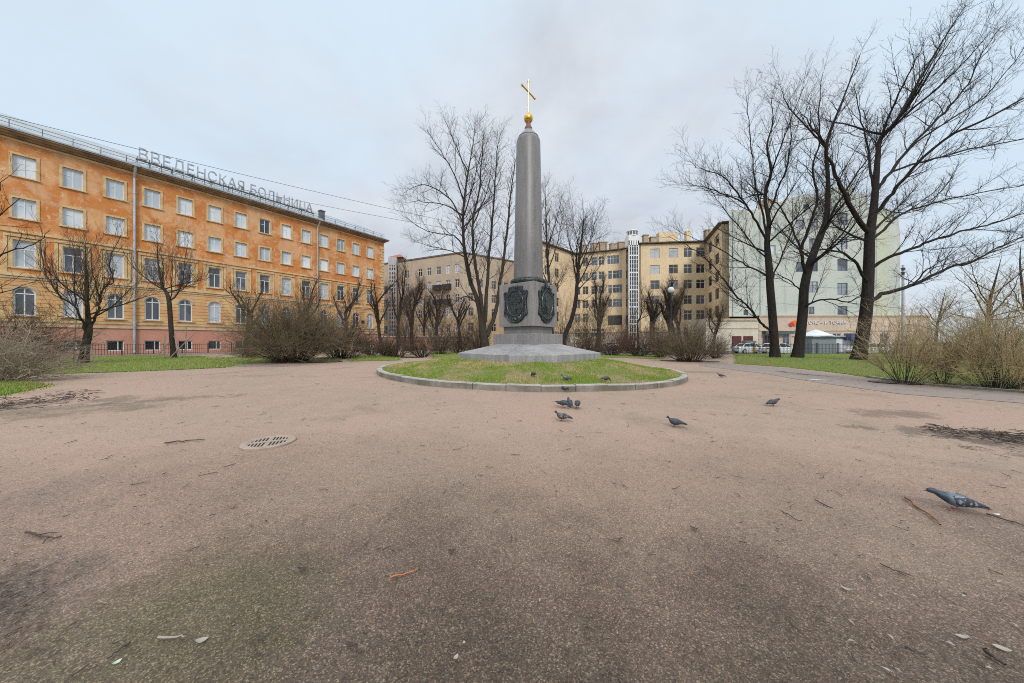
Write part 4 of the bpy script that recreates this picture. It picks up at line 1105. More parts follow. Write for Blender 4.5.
def make_brick_wall():
    a = np.array([GX(381, 52), 52.]); b = np.array([GX(470, 49), 49.]); d = b - a; L = np.linalg.norm(d); c = (a + b) / 2; an = math.atan2(d[1], d[0])
    mb = MB(); zt = 2.25; mb.box((c[0], c[1], zt / 2 - .3), (L / 2, .18, zt / 2 + .3), an); w = empty('boundary_wall', (c[0], c[1], 0), 'low salmon painted wall with a pale capping in front of the tan block', 'wall')
    mb.build('wall_panel', M['brick'], w); mb = MB(); mb.box((c[0], c[1], zt + .08), (L / 2 + .05, .30, .07), an); mb.build('coping', M['white'], w)
make_brick_wall()

# ------------------------------------------------------------------ fences
def iron_fence(pts, h, label, bay=2.0, step=.16, base=.16):
    root = empty('iron_fence', (pts[0][0], pts[0][1], gz(*pts[0])), label, 'fence')
    bars = MB(); post = None; st = MB()
    for i in range(len(pts) - 1):
        a = np.array(pts[i]); b = np.array(pts[i + 1]); d = b - a; L = np.linalg.norm(d); d = d / L; an = math.atan2(d[1], d[0]); nb = max(1, int(round(L / bay)))
        for k in range(nb):
            p = a + d * L * k / nb; q = a + d * L * (k + 1) / nb; z = gz(*p); z2 = gz(*q)
            mb = MB(); mb.box((p[0], p[1], z + h / 2), (.045, .045, h / 2 + .05), an); mb.box((p[0], p[1], z + h + .07), (.06, .06, .02), an); mb.build('post', M['darksteel'], root)
            for hz in (base + .08, h * .5 + .1, h - .06): bars.bar((p[0], p[1], z + hz), (q[0], q[1], z2 + hz), .02, 4)
            c = (p + q) / 2; st.box((c[0], c[1], (z + z2) / 2 + base / 2 - .1), (L / nb / 2, .12, base / 2 + .1), an)
            n = int(L / nb / step)
            for j in range(1, n):
                s = p + (q - p) * j / n; zz = z + (z2 - z) * j / n; bars.bar((s[0], s[1], zz + base), (s[0], s[1], zz + h + .04), .015, 4)
    bars.build('railing', M['darksteel'], root); st.build('stone_base', M['pave'], root)
fa = F0 + FD * -7.5 + FN * 3.6; fb = F0 + FD * 18.5 + FN * 3.6
iron_fence([tuple(fa), tuple(fb)], 1.15, 'black iron railing on a stone base in front of the orange building')
iron_fence([(GX(712, 38), 38), (GX(880, 38), 38), (GX(1010, 38), 38)], 1.35, 'black iron railing behind the three big bare trees', 2.4)
iron_fence([(GX(398, 46.5), 46.5), (GX(492, 44), 44)], 1.3, 'black iron railing in front of the salmon wall', 2.4)
iron_fence([(GX(592, 44), 44), (GX(706, 38.5), 38.5)], 1.2, 'black iron railing in front of the yellow courtyard block', 2.4)

# ------------------------------------------------------------------ trees
def rot_about(v, axis, a):
    axis = axis / (np.linalg.norm(axis) + 1e-9); c, s = math.cos(a), math.sin(a)
    return v * c + np.cross(axis, v) * s + axis * np.dot(axis, v) * (1 - c)

def wander(rg, p0, d, L, n, wob, up):
    pts = [np.array(p0, float)]; d = np.array(d, float); d /= np.linalg.norm(d); s = L / n
    for k in range(n):
        d = d + np.array([rg.gauss(0, wob), rg.gauss(0, wob), rg.gauss(0, wob) + up]); d /= np.linalg.norm(d)
        pts.append(pts[-1] + d * s)
    return np.array(pts)

def along(pts, f):
    k = f * (len(pts) - 1); i = min(int(k), len(pts) - 2); q = k - i
    return pts[i] * (1 - q) + pts[i + 1] * q, pts[i + 1] - pts[i], i, q

def sprout(rg, tb, pts, rad, lev, spec, twig=None):
    """branches on a branch; spec = one dict per level"""
    if lev >= len(spec): return
    S = spec[lev]; L = float(np.linalg.norm(np.diff(pts, axis=0), axis=1).sum())
    n = S['den'] * L; n = int(n) + (1 if rg.random() < n - int(n) else 0)
    az = rg.uniform(0, 6.28)
    for k in range(n):
        f = S.get('f0', .2) + (1 - S.get('f0', .2)) * (k + rg.random()) / max(n, 1); f = min(f, .995)
        p, t, i, q = along(pts, f); t = t / (np.linalg.norm(t) + 1e-9); r0 = rad[i] * (1 - q) + rad[i + 1] * q
        az += 2.4 + rg.uniform(-.6, .6)
        ref = np.cross(t, [0.31, .22, .92]); d = rot_about(t, ref, R(rg.uniform(*S['ang']))); d = rot_about(d, t, az)
        d = d + np.array([0, 0, S.get('lift', .15)])
        ln = rg.uniform(*S['len']) * (1.0 - S.get('tap', .45) * f)
        r = min(r0 * S.get('rk', .6), S['r'] * rg.uniform(.8, 1.2)); rmin = S.get('rmin', .006)
        ns = S.get('n', 5); c = wander(rg, p, d, ln, ns, S.get('wob', .13), S.get('up', .05))
        rr = np.linspace(r, max(rmin, r * .3), ns + 1)
        (twig if (twig is not None and lev >= 1) else tb).add(c, rr, S.get('k', 4))
        sprout(rg, tb, c, rr, lev + 1, spec, twig)

BIG = [dict(den=1.5, len=(1.6, 4.4), ang=(20, 50), r=.034, n=8, k=4, f0=.18, wob=.09, up=.05, tap=.45),
       dict(den=2.8, len=(.6, 1.9), ang=(22, 52), r=.015, n=4, k=3, f0=.12, wob=.13, up=.05),
       dict(den=4.8, len=(.3, .9), ang=(25, 60), r=.0085, n=3, k=3, f0=.1, wob=.15, up=.04, rmin=.004)]
def catmull(pts, rad, m=4):
    pts = np.asarray(pts, float); P_ = np.vstack([2 * pts[0] - pts[1], pts, 2 * pts[-1] - pts[-2]]); out = []; ro = []
    for i in range(1, len(P_) - 2):
        for q in range(m):
            t = q / m; a, b, c, d = P_[i - 1], P_[i], P_[i + 1], P_[i + 2]
            out.append(.5 * ((2 * b) + (-a + c) * t + (2 * a - 5 * b + 4 * c - d) * t * t + (-a + 3 * b - 3 * c + d) * t ** 3)); ro.append(rad[i - 1] * (1 - t) + rad[i] * t)
    out.append(pts[-1]); ro.append(rad[-1]); return np.array(out), np.array(ro)

def tree(name, label, cat, group, base_px, Z, trunk, limbs, spec, mbark, mtwig, seed, extra=5, extra_len=(5, 8), flare=1.28, tk=.86, lk=.60):
    """trunk / limbs are (px, py, dz[, radius]) polylines laid out where they stand; extra limbs fill the depth"""
    rg = random.Random(seed); X0 = GX(base_px, Z); root = empty(name, (X0, Z, gz(X0, Z)), label, cat, group)
    tb = Tubes(); cr = Tubes(); wd = lambda L: np.array([W(p[0], p[1], Z + p[2]) for p in L])
    tp = wd(trunk); tr = [p[3] * tk for p in trunk]; tp[0, 2] = gz(tp[0, 0], tp[0, 1]) - .15
    pts, rad = catmull(tp, tr, 4); rad = rad.copy(); rad[0] *= flare; rad[1] *= 1 + (flare - 1) * .5; rad[2] *= 1 + (flare - 1) * .2
    tb.add(pts, rad, 12)
    allp = [(pts, rad)]
    for L in limbs:
        p = wd(L[1:]); r0, r1 = L[0][0] * lk, L[0][1] * .5; rr = np.linspace(r0, r1, len(p))
        # natural depth for drawn limbs
        s = rg.uniform(-.5, .5); acc = np.linspace(0, 1, len(p)); p[:, 1] += s * acc * Z * .06 + np.array([rg.gauss(0, .15) * a for a in acc])
        q, rq = catmull(p, rr, 4); q[1:] += np.array([[rg.gauss(0, .035) for _ in range(3)] for _ in range(len(q) - 1)])
        tb.add(q, rq, 8); allp.append((q, rq))
    hi = pts[int(len(pts) * .32):int(len(pts) * .72)]
    for k in range(extra):
        f = rg.uniform(.15, .95); p, t, i, q = along(hi, f); a = (R(60 + rg.uniform(-45, 45)) if k % 2 else R(-90 + rg.uniform(-50, 50)))
        d = np.array([math.cos(a) * .9, math.sin(a) * .9, rg.uniform(.4, .9)]); n = 9; ln = rg.uniform(*extra_len)
        c = wander(rg, p, d, ln, n, .07, .03); rr = np.linspace(min(.085, rad[len(rad) // 2] * .4), .012, n + 1); tb.add(c, rr, 7); allp.append((c, rr))
    for q, rq in allp[1:]: sprout(rg, cr, q, rq, 0, spec)
    q, rq = allp[0]; k = int(len(q) * .45); sprout(rg, cr, q[k:], rq[k:], 0, spec)
    off = (X0, Z, gz(X0, Z)); tb.build('trunk', mbark, root, off); cr.build('crown', mtwig, root, off)
    return root

GRP = 'big bare trees on the lawn in front of the mint wall'
tree('bare_tree', 'bare dark tree with the thickest trunk, its long boughs sweeping over the straw coloured shrubs', 'tree', GRP, 859, 23,
     [(858, 361, 0, .53), (862, 338, 0, .48), (866, 312, 0, .45), (868, 285, 0, .41), (869, 258, 0, .38), (870, 233, 0, .36), (874, 205, .2, .28), (878, 154, .5, .19), (881, 138, .6, .16), (898, 118, .9, .13), (921, 77, 1.3, .09), (952, 26, 1.8, .05), (966, 5, 2, .025)],
     [((.28, .03), (870, 233, 0), (853, 215, -.3), (837, 190, -.7), (829, 174, -1), (820, 152, -1.3), (806, 132, -1.5), (790, 118, -1.8)),
      ((.20, .03), (877, 190, .2), (891, 172, .9), (911, 147, 1.6), (935, 122, 2.2), (957, 100, 2.6), (975, 75, 2.8), (990, 48, 3), (1003, 25, 3)),
      ((.22, .03), (873, 218, .1), (887, 198, -.4), (901, 179, -.9), (937, 143, -2), (978, 123, -2.7), (1024, 97, -3.4), (1050, 80, -3.6)),
      ((.16, .03), (872, 240, .1), (888, 226, .6), (906, 212, 1.2), (935, 203, 1.9), (970, 194, 2.5), (1024, 184, 3.2), (1050, 178, 3.5)),
      ((.20, .03), (868, 272, 0), (884, 260, -.5), (906, 251, -1), (932, 241, -1.4), (957, 233, -1.7), (990, 224, -2), (1024, 214, -2.2), (1060, 205, -2.4)),
      ((.25, .04), (867, 304, 0), (884, 294, .3), (913, 286, .6), (935, 276, .8), (957, 266, 1.0), (981, 259, 1.2), (1004, 248, 1.4), (1024, 238, 1.6), (1060, 226, 1.8)),
      ((.17, .03), (868, 285, 0), (858, 264, -.8), (845, 253, -1.6), (827, 249, -2.4), (808, 252, -3.0), (792, 250, -3.4)),
      ((.15, .025), (875, 195, .2), (868, 165, .9), (858, 140, 1.8), (850, 112, 2.6), (845, 90, 3)),
      ((.13, .025), (880, 140, .6), (890, 105, .2), (905, 72, -.4), (915, 45, -.8)),
      ((.13, .025), (891, 172, .9), (930, 160, 2), (975, 150, 3), (1024, 140, 3.6), (1055, 132, 4)),
      ((.10, .02), (911, 147, 1.6), (950, 120, 1.2), (985, 96, .8), (1015, 62, .4), (1030, 40, 0)),
      ((.09, .02), (913, 286, .6), (925, 270, .2), (940, 262, -.3), (965, 240, -1))],
     BIG, M['bark'], M['twig'], 31, 6, (5, 8), tk=.77)
tree('bare_tree', 'bare tree whose trunk forks into two tall crossing stems, between two other big trees', 'tree', GRP, 797, 26,
     [(797, 359, 0, .44), (800, 338, 0, .40), (803, 310, 0, .38), (804, 290, 0, .36), (808, 270, 0, .33), (814, 252, 0, .30), (822, 232, .1, .26), (827, 215, .2, .23), (828, 180, .4, .17), (827, 143, .7, .13), (842, 102, 1.0, .08), (860, 55, 1.4, .03)],
     [((.20, .03), (807, 276, 0), (801, 250, -.6), (808, 226, -1), (813, 200, -1.2), (808, 172, -1.4), (813, 146, -1.5), (809, 118, -1.6), (815, 80, -1.8)),
      ((.16, .03), (826, 222, .2), (840, 198, .8), (855, 174, 1.4), (866, 150, 2), (872, 120, 2.6)),
      ((.15, .025), (804, 312, 0), (809, 304, -.5), (824, 299, -1.1), (846, 302, -1.8), (858, 296, -2.4), (866, 284, -2.8)),
      ((.13, .025), (827, 150, .6), (815, 135, 0), (802, 122, -.8), (788, 102, -1.5), (782, 82, -2)),
      ((.12, .02), (801, 250, -.6), (790, 222, -.2), (778, 202, .5), (762, 196, 1), (745, 190, 1.4)),
      ((.10, .02), (804, 295, 0), (795, 285, .8), (780, 276, 1.6), (765, 272, 2.4), (750, 264, 3))],
     BIG, M['bark'], M['twig'], 32, 6, (4, 7))
tree('bare_tree', 'bare tree with a low bough curving out over the pavement beside the white taxi', 'tree', GRP, 775, 26.5,
     [(775, 359, 0, .40), (774, 338, 0, .36), (772, 310, 0, .33), (770, 285, 0, .31), (769, 266, 0, .29), (767, 242, 0, .23), (769, 222, 0, .19), (765, 196, .2, .14), (771, 172, .4, .11), (767, 146, .6, .08), (773, 122, .8, .05), (771, 98, .9, .02)],
     [((.17, .03), (772, 331, 0), (764, 326, -.4), (757, 318, -.8), (750, 307, -1.2), (742, 300, -1.5), (732, 291, -1.8), (725, 279, -2.1), (712, 262, -2.5), (692, 248, -3), (668, 236, -3.3)),
      ((.13, .02), (768, 276, 0), (755, 268, .7), (741, 260, 1.2), (716, 245, 1.9), (694, 234, 2.4), (672, 222, 2.8)),
      ((.15, .02), (767, 243, 0), (757, 222, -.5), (747, 205, -.9), (735, 188, -1.3), (722, 174, -1.7), (704, 166, -2.1), (688, 160, -2.5)),
      ((.14, .02), (767, 236, 0), (761, 210, .5), (755, 188, 1), (750, 149, 1.5), (745, 116, 1.9), (741, 95, 2)),
      ((.13, .02), (769, 215, 0), (776, 192, -.5), (782, 172, -1), (788, 138, -1.5), (787, 100, -2)),
      ((.12, .02), (771, 282, 0), (780, 262, .8), (790, 240, 1.6), (800, 215, 2.3), (803, 190, 3)),
      ((.10, .02), (747, 205, -.9), (725, 196, -1.6), (702, 190, -2.2), (682, 186, -2.7)),
      ((.10, .02), (769, 262, 0), (748, 240, 1.4), (728, 218, 2.4), (710, 196, 3.2), (700, 180, 3.8))],
     BIG, M['bark'], M['twig'], 33, 6, (4, 7))

MAPLE = [dict(den=1.6, len=(1.4, 3.6), ang=(25, 58), r=.036, n=6, k=4, f0=.22, wob=.10, up=.06, tap=.45),
         dict(den=2.9, len=(.7, 1.9), ang=(25, 58), r=.016, n=4, k=3, f0=.12, wob=.13, up=.06),
         dict(den=4.4, len=(.3, 1.0), ang=(25, 58), r=.0095, n=3, k=3, f0=.1, wob=.15, up=.05, rmin=.005)]
tree('bare_tree', 'tall many-stemmed bare tree rising beside the obelisk shaft', 'tree', None, 485, 33,
     [(486, 356, 0, .75), (485, 344, 0, .68), (483, 332, 0, .62), (480, 312, 0, .42), (476, 296, 0, .36), (470, 280, 0, .31), (465, 254, 0, .26), (463, 228, .2, .22), (464, 202, .4, .17), (468, 173, .6, .12), (473, 144, .8, .07), (475, 122, 1, .02)],
     [((.36, .03), (484, 326, 0), (481, 300, -.5), (478, 280, -.9), (474, 254, -1.3), (473, 221, -1.6), (479, 191, -1.9), (482, 155, -2.2), (484, 128, -2.4)),
      ((.34, .03), (485, 322, 0), (487, 290, .6), (489, 262, 1), (492, 228, 1.4), (495, 191, 1.8), (497, 162, 2.1), (500, 138, 2.3)),
      ((.40, .03), (487, 336, 0), (494, 316, .5), (498, 296, .9), (503, 261, 1.5), (508, 221, 2.0), (510, 195, 2.4), (514, 168, 2.7), (517, 145, 3)),
      ((.12, .02), (478, 304, 0), (468, 297, -.6), (459, 300, -1.2), (452, 309, -1.8), (446, 314, -2.1)),
      ((.13, .02), (464, 248, 0), (453, 235, -.7), (436, 233, -1.4), (418, 226, -2), (403, 214, -2.5)),
      ((.14, .02), (463, 224, .2), (450, 199, .8), (428, 184, 1.5), (412, 186, 2.1), (400, 190, 2.5)),
      ((.12, .02), (464, 200, .4), (452, 170, -.3), (438, 148, -1), (428, 132, -1.6)),
      ((.12, .02), (468, 173, .6), (458, 150, 1.2), (450, 132, 1.8), (446, 122, 2.1)),
      ((.11, .02), (466, 258, 0), (448, 250, 1.2), (428, 246, 2.2), (412, 240, 3)),
      ((.11, .02), (473, 225, -1.5), (482, 205, -2.4), (490, 180, -3), (493, 150, -3.4)),
      ((.10, .02), (463, 215, .3), (440, 205, -1), (420, 204, -2), (408, 206, -2.6))],
     MAPLE, M['bark_brown'], M['twig'], 34, 5, (5, 8), tk=.64, lk=.62)
tree('bare_tree', 'slender leaning bare tree on the other side of the obelisk, before the yellow block', 'tree', None, 562, 31,
     [(561, 357, 0, .30), (564, 338, 0, .26), (572, 318, 0, .24), (576, 298, 0, .22), (577, 284, 0, .19), (579, 261, 0, .15), (582, 237, .3, .10), (584, 215, .6, .03)],
     [((.12, .02), (577, 286, 0), (573, 257, -.5), (568, 237, -1), (565, 215, -1.4)), ((.11, .02), (576, 292, 0), (584, 284, .5), (592, 276, 1), (604, 261, 1.6), (610, 250, 2)),
      ((.09, .02), (579, 262, 0), (590, 240, .8), (596, 220, 1.5), (600, 208, 2)), ((.09, .02), (575, 300, 0), (585, 303, -.8), (591, 318, -1.4)), ((.08, .02), (580, 250, 0), (574, 225, 1), (573, 203, 1.8))],
     MAPLE, M['bark'], M['twig'], 35, 4, (4, 6))
tree('bare_tree', 'grey twiggy bare tree half hidden behind the obelisk shaft', 'tree', None, 553, 42,
     [(553, 353, 0, .34), (552, 335, 0, .3), (551, 310, 0, .26), (549, 280, 0, .22), (547, 250, 0, .16), (546, 215, .3, .09), (545, 186, .6, .02)],
     [((.13, .02), (550, 290, 0), (540, 262, .5), (534, 230, 1), (530, 205, 1.4)), ((.13, .02), (548, 270, 0), (557, 245, -.6), (562, 220, -1), (564, 200, -1.5)), ((.1, .02), (547, 240, 0), (540, 215, -1), (541, 190, -2)), ((.1, .02), (549, 300, 0), (560, 285, 1), (566, 268, 2))],
     MAPLE, M['bark_brown'], M['twig_grey'], 36, 4, (5, 8))

YOUNG = [dict(den=3.2, len=(1.2, 2.6), ang=(15, 42), r=.022, n=6, k=4, f0=.15, wob=.10, up=.20, tap=.25),
         dict(den=3.4, len=(.5, 1.3), ang=(20, 50), r=.012, n=4, k=3, f0=.15, wob=.13, up=.16),
         dict(den=2.6, len=(.25, .7), ang=(20, 50), r=.008, n=2, k=3, f0=.1, wob=.13, up=.1, rmin=.005)]
YG = 'pruned street trees in front of the orange building'
tree('pruned_tree', 'nearest pruned tree with a stout forked trunk, held by crossed wooden stakes', 'tree', YG, 84, 20.5,
     [(83, 362, 0, .26), (86, 345, 0, .22), (88.5, 331, 0, .21), (88, 318, 0, .14), (87, 303, 0, .12), (86, 277, .2, .07), (85, 245, .3, .02)],
     [((.13, .03), (88, 334, 0), (82, 321, -.4), (75, 307, -.8), (67, 299, -1.0), (60, 292, -1.2), (52, 272, -1.3), (50, 250, -1.3)),
      ((.15, .03), (89, 333, 0), (96, 317, .3), (100, 301, .6), (107, 289, .9), (113, 279, 1.1), (116, 261, 1.2), (120, 235, 1.2)),
      ((.08, .02), (100, 301, .6), (98, 275, .2), (97, 250, 0)), ((.09, .02), (75, 307, -.8), (70, 280, -.4), (68, 250, -.2)), ((.07, .02), (82, 321, -.4), (70, 318, -1.2), (58, 314, -1.6), (50, 306, -1.8))],
     YOUNG, M['bark_brown'], M['twig_brown'], 41, 4, (2.5, 4), lk=.5)
tree('pruned_tree', 'slim pruned tree with a narrow goblet crown and staked trunk, further along the railing', 'tree', YG, 173, 27.3,
     [(174, 357, 0, .22), (172, 340, 0, .2), (171, 327, 0, .19), (169, 301, 0, .18), (166, 292, 0, .13), (162, 285, -.2, .11), (158, 262, -.4, .06), (157, 238, -.5, .02)],
     [((.14, .02), (169, 302, 0), (177, 293, .4), (181, 277, .7), (182, 256, .9), (186, 235, 1)), ((.09, .02), (164, 290, -.1), (152, 282, .6), (146, 265, 1)), ((.08, .02), (170, 300, 0), (172, 275, -.8), (170, 250, -1.2)), ((.08, .02), (177, 293, .4), (190, 285, 1), (196, 268, 1.3))],
     YOUNG, M['bark_brown'], M['twig_brown'], 42, 4, (2.5, 4), lk=.5)

def pollard(name, label, group, px, Z, h, r, seed, spread=1.0, stubs=6, dense=1.0, mbark=None, mtwig=None, src=None, lean=0.0):
    """trunk that has been cut back again and again: knobbly limbs bristling with shoots"""
    rg = random.Random(seed); X0 = GX(px, Z); root = empty(name, (X0, Z, gz(X0, Z)), label, 'tree', group); tb = Tubes(); cr = Tubes()
    tp = wander(rg, (0, 0, -.2), (lean, 0, 1), h * .55, 7, .05, .05); tr = np.linspace(r, r * .8, 8); tr[0] *= 1.4; tb.add(tp, tr, 9)
    limbs = []
    for k in range(stubs):
        f = rg.uniform(.45, 1.0) if k else 1.0; p, t, i, q = along(tp, min(f, .99)); a = k * 2.4 + rg.uniform(-.5, .5); d = np.array([math.cos(a) * spread, math.sin(a) * spread, rg.uniform(.8, 1.5)])
        ln = h * rg.uniform(.28, .45); c = wander(rg, p, d, ln, 6, .13, .1); rr = np.linspace(r * .55, r * .22, 7) * np.array([1, 1, 1.1, .95, 1.1, 1, 1.3]); tb.add(c, rr, 7); limbs.append((c, rr))
    sp = [dict(den=4.2 * dense, len=(.8, 2.4), ang=(20, 60), r=.03, n=4, k=3, f0=.2, wob=.12, up=.16, tap=.3), dict(den=3.8 * dense, len=(.4, 1.2), ang=(20, 55), r=.014, n=3, k=3, f0=.1, wob=.13, up=.12), dict(den=2.2 * dense, len=(.3, .7), ang=(20, 55), r=.009, n=2, k=3, f0=.1, wob=.13, up=.1, rmin=.006)]
    for c, rr in limbs: sprout(rg, cr, c, rr, 0, sp)
    sprout(rg, cr, tp[3:], tr[3:], 0, [dict(sp[0], den=3.5 * dense, len=(.4, 1.1)), dict(sp[1], den=2 * dense)])
    tb.build('trunk', mbark or M['bark'], root); cr.build('crown', mtwig or M['twig'], root)
    return root
for px, Z, h, sd, lab in ((246, 33, 8.2, 51, 'pruned tree with a fan of cut limbs above the edge of the large round shrub'),
                          (305, 38, 9.6, 52, 'pruned tree rising out of the top of the large round shrub'),
                          (349, 42, 9.8, 53, 'pruned tree behind the smaller shrub near the far end of the building')):
    pollard('pruned_tree', lab, YG, px, Z, h, .21, sd, .9, 6, .9, M['bark_brown'], M['twig_brown'])
PG = 'cut back trees in front of the far apartment blocks'
for px, Z, h, r, sp, den, sd, lab in (
        (381, 46, 12.5, .24, .35, .8, 61, 'straight narrow cut back tree at the far corner of the orange building'),
        (398, 50, 14.5, .22, .5, .9, 62, 'thin cut back tree in front of the white stair tower'),
        (412, 44, 11.0, .26, .6, 1.5, 63, 'bushy dark cut back tree over the twin shrubs by the salmon wall'),
        (437, 50, 11.5, .24, .4, 1.3, 64, 'cut back tree under the small balconies of the tan block'),
        (461, 48, 9.0, .24, .6, .9, 65, 'short cut back tree left of the many-stemmed tree'),
        (424, 52, 9.5, .2, .5, .8, 70, 'faint cut back tree between the salmon wall and the tan block'),
        (598, 52, 12.5, .36, .5, 1.5, 66, 'dark bristly cut back tree beside the boarded opening of the yellow block'),
        (652, 56, 12.0, .50, .16, 1.5, 67, 'stout column-like cut back tree right of the white lift shaft'),
        (673, 50, 12.5, .55, .22, 1.7, 68, 'thickest dark cut back tree, behind the white globe lamp'),
        (681, 54, 12.5, .30, .4, 1.2, 71, 'cut back tree touching the thickest cut back trunk'),
        (712, 44, 7.5, .20, .6, 1.1, 69, 'small cut back tree at the corner of the yellow block and the annex')):
    pollard('cut_back_tree', lab, PG, px, Z, h, r, sd, sp, 6, den, M['bark'], M['twig_brown'])
tree('bare_tree', 'thin young bare tree close to the white lift shaft', 'tree', None, 639, 46,
     [(638, 354, 0, .16), (638, 335, 0, .14), (638, 322, 0, .12), (641, 315, 0, .09), (642, 300, 0, .05), (641, 285, 0, .02)], [((.08, .02), (638, 322, 0), (644, 317, .3), (649, 320, .5), (651, 326, .6)), ((.06, .02), (638, 328, 0), (634, 315, .5), (633, 300, .8))], YOUNG, M['bark'], M['twig'], 37, 2, (2, 3))

# tree at the very left, standing outside the frame, its boughs reach in
tree('bare_tree', 'bare tree standing just outside the picture, twigs reaching over the orange wall', 'tree', None, -42, 15,
     [(-42, 366, 0, .26), (-44, 330, 0, .23), (-46, 290, 0, .2), (-48, 240, 0, .15), (-50, 180, 0, .08), (-50, 130, 0, .02)],
     [((.10, .02), (-45, 300, 0), (-20, 268, .3), (5, 250, .5), (28, 244, .7), (52, 232, .9)), ((.09, .02), (-46, 280, 0), (-25, 235, -.3), (-5, 205, -.5), (12, 178, -.6)), ((.08, .02), (-44, 330, 0), (-15, 300, .6), (10, 290, 1), (40, 280, 1.3)), ((.08, .02), (-46, 290, 0), (-80, 250, 0), (-95, 210, 0))],
     [dict(den=1.1, len=(1, 2.2), ang=(25, 60), r=.03, n=5, k=4, f0=.2, wob=.12, up=.08), dict(den=2.2, len=(.5, 1.2), ang=(25, 55), r=.013, n=4, k=3, f0=.1, wob=.13, up=.06), dict(den=2.4, len=(.2, .6), ang=(25, 55), r=.007, n=2, k=3, f0=.1, wob=.13, up=.05, rmin=.004)],
     M['bark'], M['twig'], 38, 2, (2, 4), tk=.6, lk=.45)
# spreading trees behind the straw shrubs
SPREAD = [dict(den=1.6, len=(1.2, 2.8), ang=(28, 65), r=.024, n=6, k=4, f0=.2, wob=.14, up=.04), dict(den=2.4, len=(.6, 1.5), ang=(28, 60), r=.014, n=4, k=3, f0=.1, wob=.15, up=.04), dict(den=2.6, len=(.3, .8), ang=(25, 60), r=.01, n=3, k=3, f0=.1, wob=.15, up=.03, rmin=.006)]
SG = 'spreading trees behind the straw coloured shrubs'
tree('bare_tree', 'spreading bare tree with ochre twigs above the widest straw coloured shrub', 'tree', SG, 985, 29,
     [(985, 358, 0, .32), (986, 335, 0, .28), (988, 318, 0, .24), (990, 300, 0, .18), (996, 278, 0, .09), (1002, 255, .2, .015)],
     [((.14, .02), (987, 318, 0), (975, 302, .5), (962, 288, 1), (945, 272, 1.5)), ((.14, .02), (988, 316, 0), (1005, 304, -.6), (1018, 290, -1), (1030, 268, -1.4)), ((.12, .02), (986, 326, 0), (966, 318, .8), (945, 314, 1.4), (925, 306, 1.9)), ((.12, .02), (988, 320, 0), (1010, 318, .8), (1032, 310, 1.4)), ((.1, .02), (989, 305, 0), (980, 280, -1), (978, 252, -1.6))],
     SPREAD, M['bark_brown'], M['twig_ochre'], 39, 5, (3, 5), tk=.6, lk=.5)
tree('bare_tree', 'low dark bare tree beside the pale utility pole', 'tree', SG, 935, 33,
     [(935, 356, 0, .22), (936, 338, 0, .2), (938, 322, 0, .16), (942, 305, 0, .08), (946, 288, 0, .015)],
     [((.1, .02), (937, 325, 0), (928, 312, .5), (918, 304, .9)), ((.1, .02), (939, 318, 0), (952, 308, -.5), (962, 296, -.9)), ((.09, .02), (936, 332, 0), (922, 326, .6), (910, 324, 1))], SPREAD, M['bark'], M['twig_grey'], 40, 4, (2.5, 4), tk=.6, lk=.5)
tree('bare_tree', 'bare tree with a short crooked trunk at the edge of the lawn beyond the shrubs', 'tree', SG, 1030, 36,
     [(1030, 357, 0, .36), (1029, 335, 0, .32), (1026, 310, 0, .26), (1022, 285, 0, .18), (1020, 262, 0, .1), (1021, 245, 0, .03)],
     [((.14, .02), (1027, 315, 0), (1012, 300, .7), (1000, 288, 1.2), (985, 270, 1.7)), ((.14, .02), (1025, 305, 0), (1038, 285, -.6), (1046, 262, -1)), ((.1, .02), (1028, 325, 0), (1008, 322, 1), (990, 312, 1.7))], SPREAD, M['bark_brown'], M['twig_grey'], 43, 5, (3, 5), tk=.6, lk=.5)

